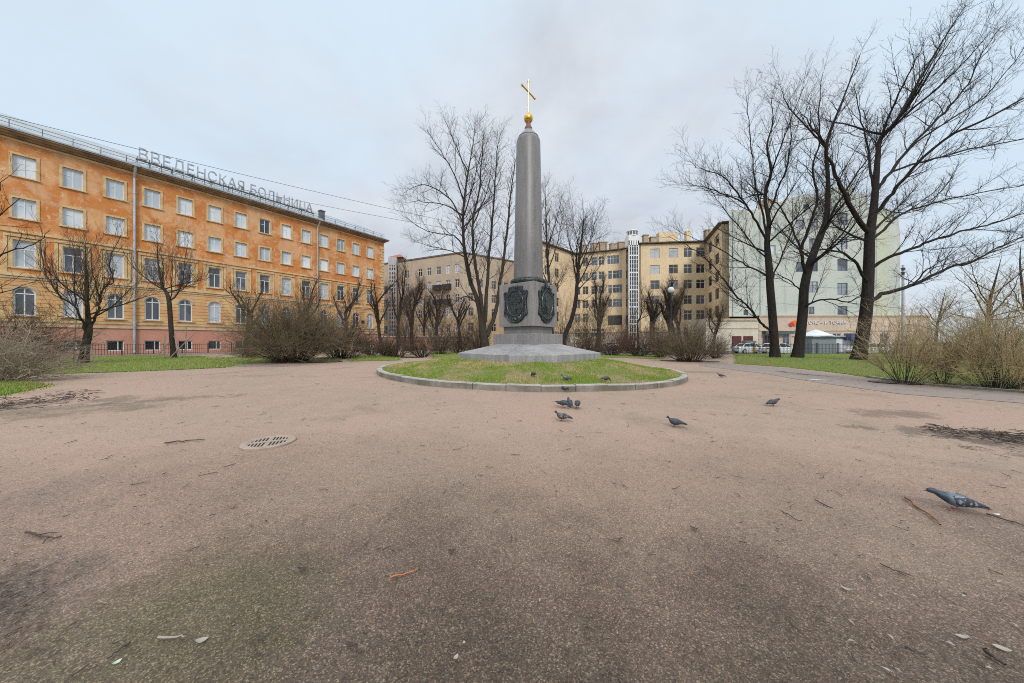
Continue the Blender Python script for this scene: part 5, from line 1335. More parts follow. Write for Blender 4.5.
# ------------------------------------------------------------------ shrubs
def shrub(label, px, base_y, wpx, hpx, m, seed, stems=260, group=None, droop=.0, lean=0.0, sub=5, sub2=2, r=.011, Z=None, flat=.9, bare=.15, basew=.24, mstem=None, wide=76):
    """bare shrub: old dark stems from one stool, arching out to an uneven dome, with paler twigs"""
    rg = random.Random(seed)
    if Z is None: X0, Z, z0 = P(px, base_y)
    else: X0 = GX(px, Z); z0 = gz(X0, Z)
    rad = wpx / 2 / F * Z; H = (hpx * 1.13 / F) * Z; st = Tubes(); tw = Tubes()
    nst = max(8, int(stems * .35)); r *= 1.0
    for k in range(nst):
        a = rg.uniform(0, 6.283); q = rg.random() ** .6; b = basew * rad * q; x, y = b * math.cos(a), b * math.sin(a) * flat
        th = R(wide) * q * rg.uniform(.6, 1.08); re = 1 / math.sqrt((math.sin(th) / rad) ** 2 + (math.cos(th) / H) ** 2)
        lump = 1 + .30 * mn.noise((math.cos(a) * 1.4 * q + seed, math.sin(a) * 1.4 * q, seed * .7))
        ln = re * rg.uniform(.70, 1.10) * lump
        d = np.array([math.cos(a) * math.sin(th) + lean, math.sin(a) * math.sin(th) * flat, math.cos(th)])
        c = wander(rg, (x, y, -.05), d + np.array([0, 0, .35]), ln, 8, .11, -.035 * (th > .6) - droop * rg.random())
        r0 = r * rg.uniform(1.0, 2.0); st.add(c, np.linspace(r0, r0 * .35, 9), 4)
        for j in range(sub):
            f = bare + (1 - bare) * rg.random(); p, t, i, _ = along(c, min(f, .98)); t = t / np.linalg.norm(t)
            d2 = rot_about(t, np.array([rg.gauss(0, 1), rg.gauss(0, 1), rg.gauss(0, .5)]), R(rg.uniform(15, 60))) + np.array([0, 0, .10 - droop])
            l2 = re * rg.uniform(.22, .50) * (1.15 - .55 * f); c2 = wander(rg, p, d2, l2, 5, .14, .01 - droop * .8); r2 = r * rg.uniform(.55, .8)
            tw.add(c2, np.linspace(r2, r2 * .45, 6), 3)
            for jj in range(sub2 + 1):
                p2, t2, _, _ = along(c2, rg.uniform(.15, .98)); t2 = t2 / np.linalg.norm(t2)
                d3 = rot_about(t2, np.array([rg.gauss(0, 1), rg.gauss(0, 1), rg.gauss(0, 1)]), R(rg.uniform(18, 60)))
                tw.add(wander(rg, p2, d3, re * rg.uniform(.07, .19), 3, .14, .02), np.linspace(r2 * .62, r2 * .32, 4), 3)
    root = empty('bare_shrub', (X0, Z, z0), label, 'shrub', group)
    st.build('stems', mstem or M['stem_dark'], root); tw.build('twigs', m, root, smooth=False)
    return root
G1 = 'bare shrubs in front of the orange building'; G2 = 'bare shrubs along the far edge of the square'; G3 = 'straw coloured shrubs on the lawn'
shrub('largest round olive brown bare shrub in front of the orange building', 291, 362.5, 106, 66, M['stem_olive'], 1, 620, G1, sub=11, sub2=3, r=.010)
shrub('olive brown bare shrub crowding behind the largest round shrub', 342, 358.5, 76, 46, M['stem_brown'], 2, 360, G1, sub=9, r=.012)
shrub('dark low bare shrub at the path side near the corner of the orange building', 372, 355.5, 30, 22, M['stem_brown'], 3, 130, G1, sub=8, r=.014)
shrub('little dark bare shrub against the railing beside the largest round shrub', 246, 358, 24, 20, M['stem_brown'], 4, 110, G1, sub=8, r=.012)
shrub('bare shrub with a tall tuft, first of the twin shrubs by the salmon wall', 397, 357.5, 34, 31, M['stem_brown'], 5, 150, G2, sub=8, r=.013)
shrub('low spreading bare shrub, second of the twin shrubs by the salmon wall', 422, 357, 36, 20, M['stem_brown'], 6, 140, G2, sub=8, r=.013)
shrub('bare shrub with arching stems left of the obelisk base', 458, 353, 54, 27, M['stem_brown'], 7, 170, G2, sub=8, r=.016, droop=.04)
shrub('wide olive brown bare shrub near the path right of the obelisk', 690, 361.5, 74, 34, M['stem_olive'], 8, 380, G2, sub=10, r=.0115)
shrub('reddish brown bare shrub behind the lawn right of the obelisk', 640, 356.5, 50, 29, M['stem_red'], 9, 260, G2, sub=9, r=.013)
shrub('reddish bare shrub nearest to the obelisk slab on its right', 612, 355.5, 40, 24, M['stem_red'], 10, 200, G2, sub=8, r=.013)
shrub('tall thin tan bare shrub under the boarded opening of the yellow block', 594, 353, 46, 58, M['stem_olive'], 11, 170, G2, r=.016, sub=9, wide=45)
shrub('tan bare shrub low behind the red stemmed ones', 663, 355, 40, 40, M['stem_olive'], 12, 170, G2, sub=8, r=.016)
TG = 'tall brown thickets before the far apartment blocks'
for px, by, w, h, sd, lab in ((438, 351, 36, 50, 81, 'tall brown thicket under the small balconies of the tan block'), (478, 351.5, 34, 44, 82, 'brown thicket just behind the many-stemmed tree'),
                              (562, 352, 34, 60, 83, 'brown thicket behind the obelisk base on its right'), (626, 352, 30, 36, 84, 'brown thicket at the foot of the white lift shaft'),
                              (706, 351.5, 34, 46, 85, 'brown thicket before the corner of the yellow block and the annex'), (408, 351, 34, 46, 86, 'brown thicket rising behind the twin shrubs')):
    shrub(lab, px, by, w, h, M['twig_brown'], sd, 120, TG, sub=9, r=.014, wide=40)
for px, by, w, h, sd, lab in ((440, 354.5, 36, 19, 91, 'low brown shrub between the twin shrubs and the arching one'), (386, 356.5, 26, 20, 92, 'low brown shrub at the far corner of the orange building'),
                              (476, 354, 30, 20, 93, 'low brown shrub at the foot of the many-stemmed tree'), (660, 357.5, 40, 24, 94, 'low brown shrub touching the wide olive brown one'),
                              (716, 358, 26, 22, 95, 'small brown shrub at the path corner beside the annex'), (590, 355, 36, 22, 96, 'low brown shrub behind the obelisk slab on its right')):
    shrub(lab, px, by, w, h, M['stem_brown'], sd, 150, G2, sub=9, r=.013)
shrub('brown bare shrub pressed against the trunk of the leaning tree', 574, 354, 40, 28, M['stem_brown'], 22, 160, G2, sub=8, r=.015)
shrub('airy straw coloured shrub next to the thickest tree trunk', 905, 384, 98, 68, M['stem_straw'], 13, 130, G3, sub=14, sub2=3, r=.0068, bare=.3, basew=.18, wide=70)
shrub('narrow straw coloured shrub between the two bigger straw shrubs', 944, 385, 54, 60, M['stem_straw'], 14, 70, G3, sub=13, sub2=3, r=.0068, bare=.3, basew=.2, wide=60)
shrub('widest straw coloured shrub with dark tangled stems at its foot', 996, 389, 136, 76, M['stem_straw'], 15, 220, G3, sub=13, sub2=3, r=.0068, droop=.02, bare=.22, basew=.2)
shrub('straw coloured shrub half out of the picture, tallest of its row', 1074, 387, 120, 100, M['stem_straw'], 16, 190, G3, sub=12, sub2=3, r=.0068, bare=.3, basew=.22)
shrub('ochre thicket of upright shoots behind the widest straw shrub', 985, 366, 84, 62, M['twig_ochre'], 17, 170, G3, sub=10, r=.008, bare=.3, wide=50)
shrub('brown thicket behind the airy straw coloured shrub', 938, 365, 62, 48, M['stem_pale'], 18, 130, G3, sub=10, r=.008, bare=.3)
shrub('pale shrub with long arching stems at the edge of the near grass', -12, 383, 124, 50, M['stem_pale'], 19, 380, G1, droop=.07, lean=.25, sub=9, r=.008, mstem=M['stem_pale'])
shrub('dark purplish bare shrub behind the pale arching one', 8, 366, 104, 54, M['stem_brown'], 20, 400, G1, droop=.03, lean=.15, sub=9, r=.009)

# ------------------------------------------------------------------ stakes, lamp, poles, cables
def stakes(px, py, label, legs):
    X, Y, z = P(px, py); s = empty('tree_support', (X, Y, z), label, 'stakes', 'wooden stakes round the young trees')
    for (dx, dy, tx, ty, h) in legs:
        mb = MB(); mb.bar((X + dx, Y + dy, gz(X + dx, Y + dy) - .1), (X + tx, Y + ty, z + h), .04, 7, .035); mb.build('stake', M['stake'], s)
stakes(87, 362, 'two crossed wooden stakes and an upright pole at the stout forked tree', [(-1.15, -.55, .45, .35, 2.05), (1.25, -.55, -.35, .35, 2.0), (.1, -.75, .12, -.62, 3.6)])
stakes(176, 358, 'crossed wooden stakes round the slim goblet shaped tree', [(-1.4, -.4, -.25, .2, 2.0), (1.0, -.6, -.5, .3, 2.1), (-.5, -.5, -.48, -.42, 1.9), (.2, -.8, 1.35, .2, 2.1), (1.5, -.7, 1.48, -.6, 2.6)])

def lamp():
    Z = 42; X = GX(671, Z); z = gz(X, Z); h = EYE + (CY - 290) / F * Z - z
    r = empty('street_lamp', (X, Z, z), 'street lamp with a white globe on a dark post before the yellow block', 'lamp')
    mb = MB(); mb.lathe([(.14, 0), (.14, .6), (.08, .7), (.055, h - .4), (.12, h - .38), (.12, h - .3)], (X, Z, z), 12); mb.build('post', M['darksteel'], r)
    mb = MB(); mb.lathe([(max(.02, .40 * math.sin(math.pi * k / 12)), -.40 * math.cos(math.pi * k / 12)) for k in range(13)], (X, Z, z + h), 20); mb.build('globe', M['white'], r, smooth=True)
lamp()
def pole():
    Z = 46; X = GX(903, Z); z = gz(X, Z); h = EYE + (CY - 265) / F * Z - z; r = empty('utility_pole', (X, Z, z), 'pale concrete utility pole beside the mint wall', 'pole')
    mb = MB(); mb.lathe([(.20, -.2), (.20, .2), (.13, h)], (X, Z, z), 10); mb.build('post', M['concrete'], r)
    mb = MB()
    for q in (-.5, -1.1): mb.bar((X - .35, Z, z + h + q), (X + .35, Z, z + h + q), .045, 6); mb.bar((X, Z, z + h + q - .3), (X, Z, z + h + q + .1), .17, 8)
    mb.build('bracket', M['darksteel'], r)
pole()
def cable(a, b, sag, label):
    a, b = np.array(a), np.array(b); t = Tubes(); pts = [a + (b - a) * k / 24 - np.array([0, 0, sag * 4 * (k / 24) * (1 - k / 24)]) for k in range(25)]
    t.add(pts, np.full(25, .022), 4); o = t.build('overhead_cable', M['darksteel'], None); tag(o, label, 'cable', 'cables strung across the sky')
cable(W(-60, 100, 24.9), W(592, 249, 78.8), .9, 'upper thin dark cable strung from the orange roof across the sky')
cable(FP(9.5, 20.6, -1.0), W(603, 250, 78.3), .9, 'lower thin dark cable leaving the roof behind the grey letters')

# ------------------------------------------------------------------ kiosk, cars
def kiosk():
    Z = 44; x0, x1 = GX(812, Z), GX(858, Z); z = -.2; c = ((x0 + x1) / 2, Z + 1.4); hw = (x1 - x0) / 2
    r = empty('kiosk', (c[0], c[1], z), 'grey street kiosk under a white peaked tent roof', 'kiosk')
    mb = MB(); mb.box((c[0], c[1], z + 1.15), (hw, 1.4, 1.15)); mb.build('body', M['kiosk'], r)
    mb = MB(); mb.box((c[0], c[1] - .1, z + 2.40), (hw + .2, 1.7, .10)); mb.build('eave', M['galv'], r)
    mb = MB(); w = GX(848, Z) - GX(836, Z); mb.box((GX(843, Z), Z - .012, z + 1.2), (.95, .02, .9)); mb.build('shutter', M['canvas'], r)
    mb = MB(); n = 18; prof = [(1.95, 0), (1.7, .12), (1.25, .34), (.75, .62), (.35, .80), (.05, .90)]; mb.lathe(prof, (GX(824, Z), Z + 1.2, z + 2.5), n); mb.build('tent_roof', M['canvas'], r)
    mb = MB(); mb.box((GX(849.5, Z), Z - .55, z + 2.35), (.85, .5, .45)); mb.build('awning', M['blue'], r)
kiosk()

def car(loc, rz, label, paint, taxi=False, hatch=False):
    r = empty('parked_car', loc, label, 'car', 'cars parked along the street', rz)
    # stations along the length: x, half width, sill z, belt z
    L = 2.2
    st = [(-L, .62, .42, .78), (-L + .12, .80, .30, .92), (-1.55, .87, .24, .98), (-.6, .89, .22, .97), (.5, .89, .22, .95), (1.2, .88, .24, .90), (1.75, .84, .26, .80), (2.08, .74, .30, .66), (L, .58, .40, .56)]
    vs = []; fs = []
    for x, w, a, b in st:
        m = (a + b) / 2
        vs += [(x, -w * .9, a), (x, -w, m), (x, -w * .97, b - .06), (x, -w * .88, b), (x, 0, b + .02), (x, w * .88, b), (x, w * .97, b - .06), (x, w, m), (x, w * .9, a)]
    for i in range(len(st) - 1):
        for j in range(8): fs.append((i * 9 + j, i * 9 + j + 1, (i + 1) * 9 + j + 1, (i + 1) * 9 + j))
        fs.append((i * 9 + 8, i * 9, (i + 1) * 9, (i + 1) * 9 + 8))
    fs += [tuple(range(8, -1, -1)), tuple(range((len(st) - 1) * 9, len(st) * 9))]
    mb = MB(); mb.add(vs, [f[::-1] for f in fs])
    cb = [(-1.85 if hatch else -1.6, .93, .76), (-1.05 if not hatch else -1.5, 1.40, .62), (-.2, 1.48, .63), (.35, 1.42, .62), (1.15, .92, .76)]
    cv = []; cf = []
    for x, z, w in cb: cv += [(x, -w, z), (x, w, z)]
    n = len(cb)
    gl = MB()
    for i in range(n - 1):
        tgt = gl if i in (0, n - 2) else mb
        tgt.add([cv[2 * i], cv[2 * i + 1], cv[2 * i + 3], cv[2 * i + 2]], [(3, 2, 1, 0)])
    for s in (0, 1):
        side = [cv[2 * i + s] for i in range(n)]; w0 = side[0]; k = 1 if s else -1
        gl.add(side, [tuple(range(n))] if s else [tuple(range(n - 1, -1, -1))])
        for a, b in ((0, 1), (1, 2), (2, 3), (3, 4)):
            mb.bar(Vector(side[a]) + Vector((0, .004 * k, 0)), Vector(side[b]) + Vector((0, .004 * k, 0)), .045, 5)
        for x in (-.55, .30): mb.bar((x, k * .765, .94), (x, k * .63, 1.42), .035, 5)
    mb.build('body', paint, r, local=True, smooth=False); gl.build('windows', M['carglass'], r, local=True)
    for x in (-1.35, 1.38):
        for s in (-1, 1):
            w = MB(); n = 18; pr = [(0.0, -.11), (.27, -.11), (.325, -.07), (.325, .07), (.27, .11), (0.0, .11)]
            w.lathe(pr, (0, 0, 0), n); o = w.build('wheel', M['tyre'], r, local=True); o.location = (x, s * .80, .325); o.rotation_euler = (R(90), 0, 0)
            w = MB(); w.lathe([(0, -.12), (.19, -.12), (.20, .12), (0, .12)], (0, 0, 0), 12); o2 = w.build('rim', M['galv'], o, local=True)
    for s in (-1, 1):
        w = MB(); w.box((2.13, s * .55, .66), (.06, .16, .07)); w.build('headlight', M['canvas'], r, local=True)
        w = MB(); w.box((-2.16, s * .60, .80), (.05, .14, .08)); w.build('tail_light', M['red_lamp'], r, local=True)
    if taxi:
        w = MB(); n = 16
        for s in (-1, 1):
            p = [(-.1 + .30 * math.cos(2 * math.pi * k / n), .64 + .26 * math.sin(2 * math.pi * k / n)) for k in range(n)]
            w.add([(a, s * .893, b) for a, b in p] + [(a, s * .875, b) for a, b in p], [tuple(range(n))] + [(k, (k + 1) % n, n + (k + 1) % n, n + k) for k in range(n)])
        w.build('door_emblem', M['taxi'], r, local=True)
        w = MB(); w.box((-.15, 0, 1.66), (.75, .40, .14)); w.box((-.15, 0, 1.5), (.6, .55, .02)); bevel(w.build('roof_box', M['cargrey'], r, local=True), .08, 3)
    return r
car((GX(750, 45), 45, -.19), 0, 'white taxi with a yellow door emblem and a grey roof box', M['carwhite'], True)
car((GX(779, 42.5), 42.5, -.19), R(4), 'small white car behind the trunk of the curving tree', M['carwhite'], False, True)
car((GX(866, 41.5), 41.5, -.19), R(180), 'white car seen through the twigs of the airy straw coloured shrub', M['carwhite'], False, True)
car((GX(985, 41.5), 41.5, -.19), R(180), 'white car deep behind the widest straw coloured shrub', M['carwhite'])
car((GX(608, 52), 52, -.19), R(172), 'silver grey car behind the reddish shrubs, nearest to the obelisk', M['cargrey'], False, True)
car((GX(645, 51), 51, -.19), R(176), 'white car behind the reddish shrubs below the lift shaft', M['carwhite'])

# ------------------------------------------------------------------ drain cover
def drain():
    X, Y, z = P(269, 443); z = gz(X, Y) + .012; R0 = .32
    r = empty('drain_cover', (X, Y, z), 'round sand coloured drain grating set in the gravel', 'drain cover')
    m = mat('drain_iron', (.40, .305, .24), (.30, .23, .18), 9, .75, bump=.3)
    mb = MB(); n = 48
    prof = [(R0, -.03), (R0, .008), (R0 - .01, .016), (R0 - .075, .016), (R0 - .085, .006), (R0 - .085, -.03)]
    vs = []; fs = []
    for k in range(n):
        a = 2 * math.pi * k / n
        for q, h in prof: vs.append((X + q * math.cos(a), Y + q * math.sin(a), z + h))
    for k in range(n):
        for j in range(5): fs.append((k * 6 + j, ((k + 1) % n) * 6 + j, ((k + 1) % n) * 6 + j + 1, k * 6 + j + 1))
    mb.add(vs, fs); mb.build('ring', m, r)
    mb = MB(); ri = R0 - .08; th = R(116); rot = lambda u, v: (X + u * math.cos(th) - v * math.sin(th), Y + u * math.sin(th) + v * math.cos(th))
    for off in (-.012, .0):
        pass
    for ang2 in (0, 90):      # cross bars
        c, s = math.cos(th + R(ang2)), math.sin(th + R(ang2)); mb.box((X, Y, z + .002), (ri, .028, .012), th + R(ang2) + .0001)
        break
    for sgn in (-1, 1): mb.box((*rot(0, sgn * (ri / 2 + .014)), z + .002), (.026, ri / 2 - .016, .0118), th)
    for v in np.arange(-ri + .022, ri, .040):
        if abs(v) < .03: continue
        half = math.sqrt(max(0, ri * ri - v * v))
        if half < .06: continue
        for u0, u1 in ((-half, -.028), (.028, half)):
            c = rot((u0 + u1) / 2, v); mb.box((c[0], c[1], z + .008), ((u1 - u0) / 2, .0085, .004), th)
    mb.build('grating', m, r)
    mb = MB(); mb.lathe([(0, -.002), (ri + .003, -.002), (ri + .003, -.0015), (0, -.0015)], (X, Y, z + .004), 32); mb.build('pit', M['tyre'], r)
drain()

# ------------------------------------------------------------------ pigeons
def pig_mats():
    def mk(nm, body, neck, wing, patch):
        m = NT(nm); x, y, z = m.xyz()[:3]; f = m.noise(38, 4, .7); v = m.n('ShaderNodeSeparateColor'); m.l(m.voro(70), v.inputs[0])
        col = m.mix(m.ramp(f, [(.35, 0.0), (.65, 1.0)]), body, tuple(c * .7 for c in body))
        nk = m.ramp(x, [(.055, 0.0), (.085, 1.0)]); col = m.mix(nk, col, neck)
        iri = m.ramp(m.noise(25), [(.45, 0.0), (.6, .5)]); ir2 = m.math('MULTIPLY', iri, m.ramp(x, [(.06, 0.0), (.08, 1.0), (.115, 1.0), (.13, 0.0)])); col = m.mix(ir2, col, (.03, .085, .07))
        tl = m.ramp(m.math('MULTIPLY', x, -1.0), [(.13, 0.0), (.16, 1.0)]); col = m.mix(tl, col, (.035, .038, .045))
        m.bump(f, .4, .004); a = m.fin(col, .55)
        m = NT(nm + '_wing'); x = m.xyz()[0]; v = m.n('ShaderNodeSeparateColor'); m.l(m.voro(55), v.inputs[0])
        col = m.mix(m.ramp(v.outputs[0], [(.62, 0.0), (.70, 1.0)]), wing, patch)
        for c0 in (-.028, -.07):
            bar = m.ramp(m.math('ABSOLUTE', m.math('SUBTRACT', x, c0)), [(.010, 1.0), (.013, 0.0)]); col = m.mix(bar, col, (.03, .032, .038))
        col = m.mix(m.ramp(m.math('MULTIPLY', x, -1.0), [(.10, 0.0), (.12, 1.0)]), col, (.04, .043, .05))
        return a, m.fin(col, .6)
    return [mk('feathers_blue', (.15, .175, .215), (.035, .048, .075), (.045, .053, .07), (.25, .275, .315)),
            mk('feathers_dark', (.055, .06, .072), (.028, .032, .042), (.045, .05, .06), (.075, .082, .096)),
            mk('feathers_pied', (.10, .082, .075), (.03, .022, .024), (.065, .055, .052), (.34, .31, .29))]
PM = pig_mats()
M['beak'] = mat('beak', (.04, .04, .042), (.06, .055, .05), 30, .5); M['foot'] = mat('pigeon_foot', (.26, .10, .085), (.2, .075, .065), 30, .6)
M['eye'] = mat('pigeon_eye', (.16, .05, .02), (.02, .02, .02), 120, .2)
def pig_section(stations, n=14):
    vs = []; fs = []
    for (x, z, w, h) in stations:
        for j in range(n):
            a = 2 * math.pi * j / n; sx = math.cos(a); sz = math.sin(a); vs.append((x, sx * w, z + h * sz))
    for i in range(len(stations) - 1):
        for j in range(n): fs.append((i * n + j, i * n + (j + 1) % n, (i + 1) * n + (j + 1) % n, (i + 1) * n + j))
    fs += [tuple(range(n - 1, -1, -1)), tuple(range((len(stations) - 1) * n, len(stations) * n))]
    return vs, [f[::-1] for f in fs]
def make_pigeon(pose, k):
    """x forward, z up, feet at z = 0; returns the thing"""
    r = empty('pigeon', (0, 0, 0))
    if pose == 'stand': hd = (.128, .205); nk = (.098, .165)
    elif pose == 'walk': hd = (.168, .172); nk = (.120, .150)
    elif pose == 'hunch': hd = (.110, .188); nk = (.092, .160)
    else: hd = (.150, .055); nk = (.120, .095)           # pecking
    DZ = 0 if pose == 'peck' else -.022
    hd = (hd[0], hd[1] + DZ); nk = (nk[0], nk[1])
    tz = .07 if pose != 'peck' else .115
    tl = [(-.205, tz, .028, .006), (-.165, tz + .008, .030, .009), (-.125, tz + .018, .030, .016), (-.09, .105, .040, .032), (-.05, .108, .055, .048), (-.01, .110, .062, .056), (.03, .114, .062, .057), (.062, .122, .054, .050), (.086, .136 if pose != 'peck' else .112, .041, .041)]
    tl += [(nk[0], nk[1], .030, .030), ((nk[0] + hd[0]) / 2 + .004, (nk[1] + hd[1]) / 2 + .002, .0235, .025), (hd[0], hd[1], .0215, .024), (hd[0] + .014, hd[1] + (.001 if pose != 'peck' else -.012), .018, .0195), (hd[0] + .026, hd[1] - (.003 if pose != 'peck' else .022), .0095, .0105)]
    tl = [(x, z + (DZ if k_ < 9 else DZ * (1 if k_ == 9 else 0)), w, h) for k_, (x, z, w, h) in enumerate(tl)]
    vs, fs = pig_section(tl); mb = MB(); mb.add(vs, fs)
    o = mb.build('body', PM[k][0], r, local=True, smooth=True); s = o.modifiers.new('smooth', 'SUBSURF'); s.levels = 1; s.render_levels = 1
    for sd in (-1, 1):        # folded wings
        mb = MB(); vs = []; fs = []; ws = [(.062, .130, .010, .006), (.045, .128, .034, .030), (.015, .124, .042, .040), (-.03, .119, .042, .038), (-.075, .112, .034, .030), (-.115, .104, .022, .020), (-.15, .096 if pose != 'peck' else .118, .012, .011), (-.185, .088 if pose != 'peck' else .125, .004, .005)]
        n = 10; ws = [(x, z + DZ, hh, yy) for x, z, hh, yy in ws]
        for (x, z, hh, yy) in ws:
            y0 = (.028 if x > -.06 else .020 if x > -.12 else .010) + yy * .55
            for j in range(n):
                a = 2 * math.pi * j / n; vs.append((x, sd * (y0 + .012 * math.cos(a) + .002 - .12 * abs(hh * math.sin(a)) * (1 if math.sin(a) > 0 else .2)), z + hh * math.sin(a)))
        for i in range(len(ws) - 1):
            for j in range(n): fs.append((i * n + j, i * n + (j + 1) % n, (i + 1) * n + (j + 1) % n, (i + 1) * n + j))
        fs += [tuple(range(n)), tuple(range(len(ws) * n - 1, (len(ws) - 1) * n - 1, -1))]
        mb.add(vs, fs if sd < 0 else [f[::-1] for f in fs]); mb.build('wing', PM[k][1], r, local=True, smooth=True)
        leg = MB(); st = .028 if pose == 'walk' else .008; fx = .012 + sd * st
        leg.bar((.004, sd * .026, .075 + DZ), (-.004 + fx * .4, sd * .026, .040), .011, 6, .005); leg.bar((-.004 + fx * .4, sd * .026, .040), (fx, sd * .026, .006), .0042, 6)
        for a in (-.5, 0, .5): leg.bar((fx, sd * .026, .006), (fx + .030 * math.cos(a), sd * .026 + .030 * math.sin(a), .003), .0038, 5, .0022)
        leg.bar((fx, sd * .026, .006), (fx - .016, sd * .026, .003), .0036, 5, .002); leg.build('leg', M['foot'], r, local=True)
        e = MB(); hx, hz = hd[0] + .008, hd[1] + .004; rr = .0032
        e.lathe([(max(.0003, rr * math.sin(math.pi * q / 6)), -rr * math.cos(math.pi * q / 6)) for q in range(7)], (hx, sd * .0195, hz), 8); e.build('eye', M['eye'], r, local=True)
    b = MB(); dx, dz = (.022, -.006) if pose != 'peck' else (.012, -.024); bx, bz = hd[0] + .022, hd[1] - (.004 if pose != 'peck' else .018)
    b.bar((bx, 0, bz), (bx + dx, 0, bz + dz), .0065, 7, .0015); b.build('beak', M['beak'], r, local=True)
    return r
PROTO = {}
def pigeon(X, Y, z, heading, pose, k, label, scale=1.0):
    """heading: degrees, 0 = +x (to the right), 90 = away"""
    if (pose, k) not in PROTO: o = PROTO[(pose, k)] = make_pigeon(pose, k)
    else: o = copy_tree(PROTO[(pose, k)])
    o.location = (X, Y, z); o.rotation_euler = (0, 0, R(heading)); o.scale = (scale,) * 3
    tag(o, label, 'pigeon', 'pigeons feeding on the square'); return o
def pig_at(px, py, *a, **kw): X, Y, z = P(px, py); return pigeon(X, Y, z + .003, *a, **kw)
pig_at(957, 510.5, 158, 'walk', 0, 'nearest pigeon, blue grey with chequered wings, walking past a reddish twig', scale=1.03)
pig_at(562, 421, 172, 'hunch', 2, 'brown and white mottled pigeon with a dark head, standing in front of the trio')
pig_at(675, 427, 165, 'hunch', 1, 'dark pigeon standing alone on open gravel between the trio and the nearest pigeon')
pig_at(773, 406, 12, 'walk', 1, 'dark pigeon walking with its head towards the straw coloured shrubs')
pig_at(721, 377.5, 160, 'stand', 1, 'small distant dark pigeon on the path right of the round kerb')
pig_at(563, 408, -35, 'peck', 1, 'first of three pigeons feeding together, bent down with its tail raised')
pig_at(569.5, 406.5, 95, 'hunch', 1, 'middle one of three pigeons feeding together, seen from behind')
pig_at(577.5, 408.5, 75, 'peck', 1, 'rightmost of three pigeons feeding together, its rounded back turned')
pig_at(563, 391.8, 150, 'peck', 1, 'dark pigeon crouching in the shade at the foot of the round kerb')
def on_mound(px, py, *a):
    r = 0
    for Z in np.arange(9.0, 13.5, .02):
        X = GX(px, Z); rr = math.hypot(X - OC[0], Z - OC[1])
        if rr > RR - .25: continue
        tilt = gz(X, Z) - gz(*OC); w = min(1, max(0, (rr - 2.5) / 3)); z = gz(*OC) + mound_z(rr) + tilt * w + .03 * mn.noise((X * .9, Z * .9, 0)) * (1 if rr < 6.4 else .3)
        if CY + (EYE - z) * F / Z <= py: break
    pigeon(X, Z, z + .004, *a)
on_mound(533.5, 377, 110, 'peck', 1, 'black looking pigeon in the middle of the grassy mound')
on_mound(566, 381, 170, 'stand', 0, 'pale grey pigeon on the grass just inside the round kerb')
on_mound(606, 382.2, 15, 'peck', 1, 'dark pigeon on the grass at the right part of the mound')

# ------------------------------------------------------------------ small things on the ground
def twig(px0, py0, px1, py1, r, m, label, seed, fork=0):
    a = np.array(P(px0, py0)); b = np.array(P(px1, py1)); rg = random.Random(seed); n = 7; t = Tubes(); c = (a + b) / 2; L = np.linalg.norm(b - a)
    pts = np.array([a + (b - a) * k / n + np.array([rg.gauss(0, L * .02), rg.gauss(0, L * .02), 0]) for k in range(n + 1)])
    pts[:, 2] = [gz(p[0], p[1]) + r + .006 + .012 * abs(rg.gauss(0, .5)) for p in pts]
    t.add(pts - c, np.linspace(r, r * .6, n + 1), 6)
    for k in range(fork):
        p, d, _, _ = along(pts, rg.uniform(.3, .8)); d = d / np.linalg.norm(d); q = np.array([d[0] * .7 - d[1] * .7 * (1 if k % 2 else -1), d[1] * .7 + d[0] * .7 * (1 if k % 2 else -1), .05])
        t.add(np.array([p, p + q * L * .15, p + q * L * .28 + np.array([0, 0, -.01])]) - c, [r * .6, r * .45, r * .3], 5)
    o = t.build('twig', m, None); o.location = c; tag(o, label, 'twig', 'twigs lying on the gravel')
twig(905.5, 500, 943, 527, .010, M['redtwig'], 'long reddish twig lying beside the nearest pigeon', 1)
twig(157, 640.5, 186, 638.5, .006, M['greytwig'], 'short straight peeled grey stick on mossy gravel near the bottom edge', 2)
twig(390, 581, 418, 571, .005, mat('orange_twig', (.5, .16, .05), (.36, .13, .06), 9, .7), 'thin orange twig lying on dark damp gravel', 3)
twig(25, 535, 58, 541, .008, M['darktwig'], 'dark forked twig at the left margin of the gravel', 4, 2)
twig(347, 645, 362, 655, .006, M['darktwig'], 'small dark twig right of the peeled grey stick', 5, 1)
twig(985, 515, 1030, 529, .006, M['darktwig'], 'thin dark twig right of the nearest pigeon at the picture edge', 6)
twig(815, 502, 833, 510, .006, M['darktwig'], 'small dark twig left of the long reddish twig', 7, 1)
twig(782, 513, 802, 524, .004, M['darktwig'], 'thin curved twig on open gravel left of the long reddish twig', 8)
twig(165, 444, 205, 440.5, .009, M['darktwig'], 'dark twig lying left of the drain grating', 9, 1)
twig(880, 565, 905, 578, .004, M['darktwig'], 'thin twig on the gravel below the long reddish twig', 10)
twig(985, 655, 1005, 668, .010, M['darktwig'], 'dark broken twig in the bottom corner among pale leaves', 11, 1)
twig(30, 575, 66, 558, .004, M['greytwig'], 'long thin pale stalk above the dark corner of the gravel', 12)
twig(130, 645, 108, 662, .005, M['darktwig'], 'thin dark twig beside the pale green leaf', 13)
twig(905, 650, 925, 658, .005, M['darktwig'], 'thin twig among pale leaves near the bottom margin', 14)
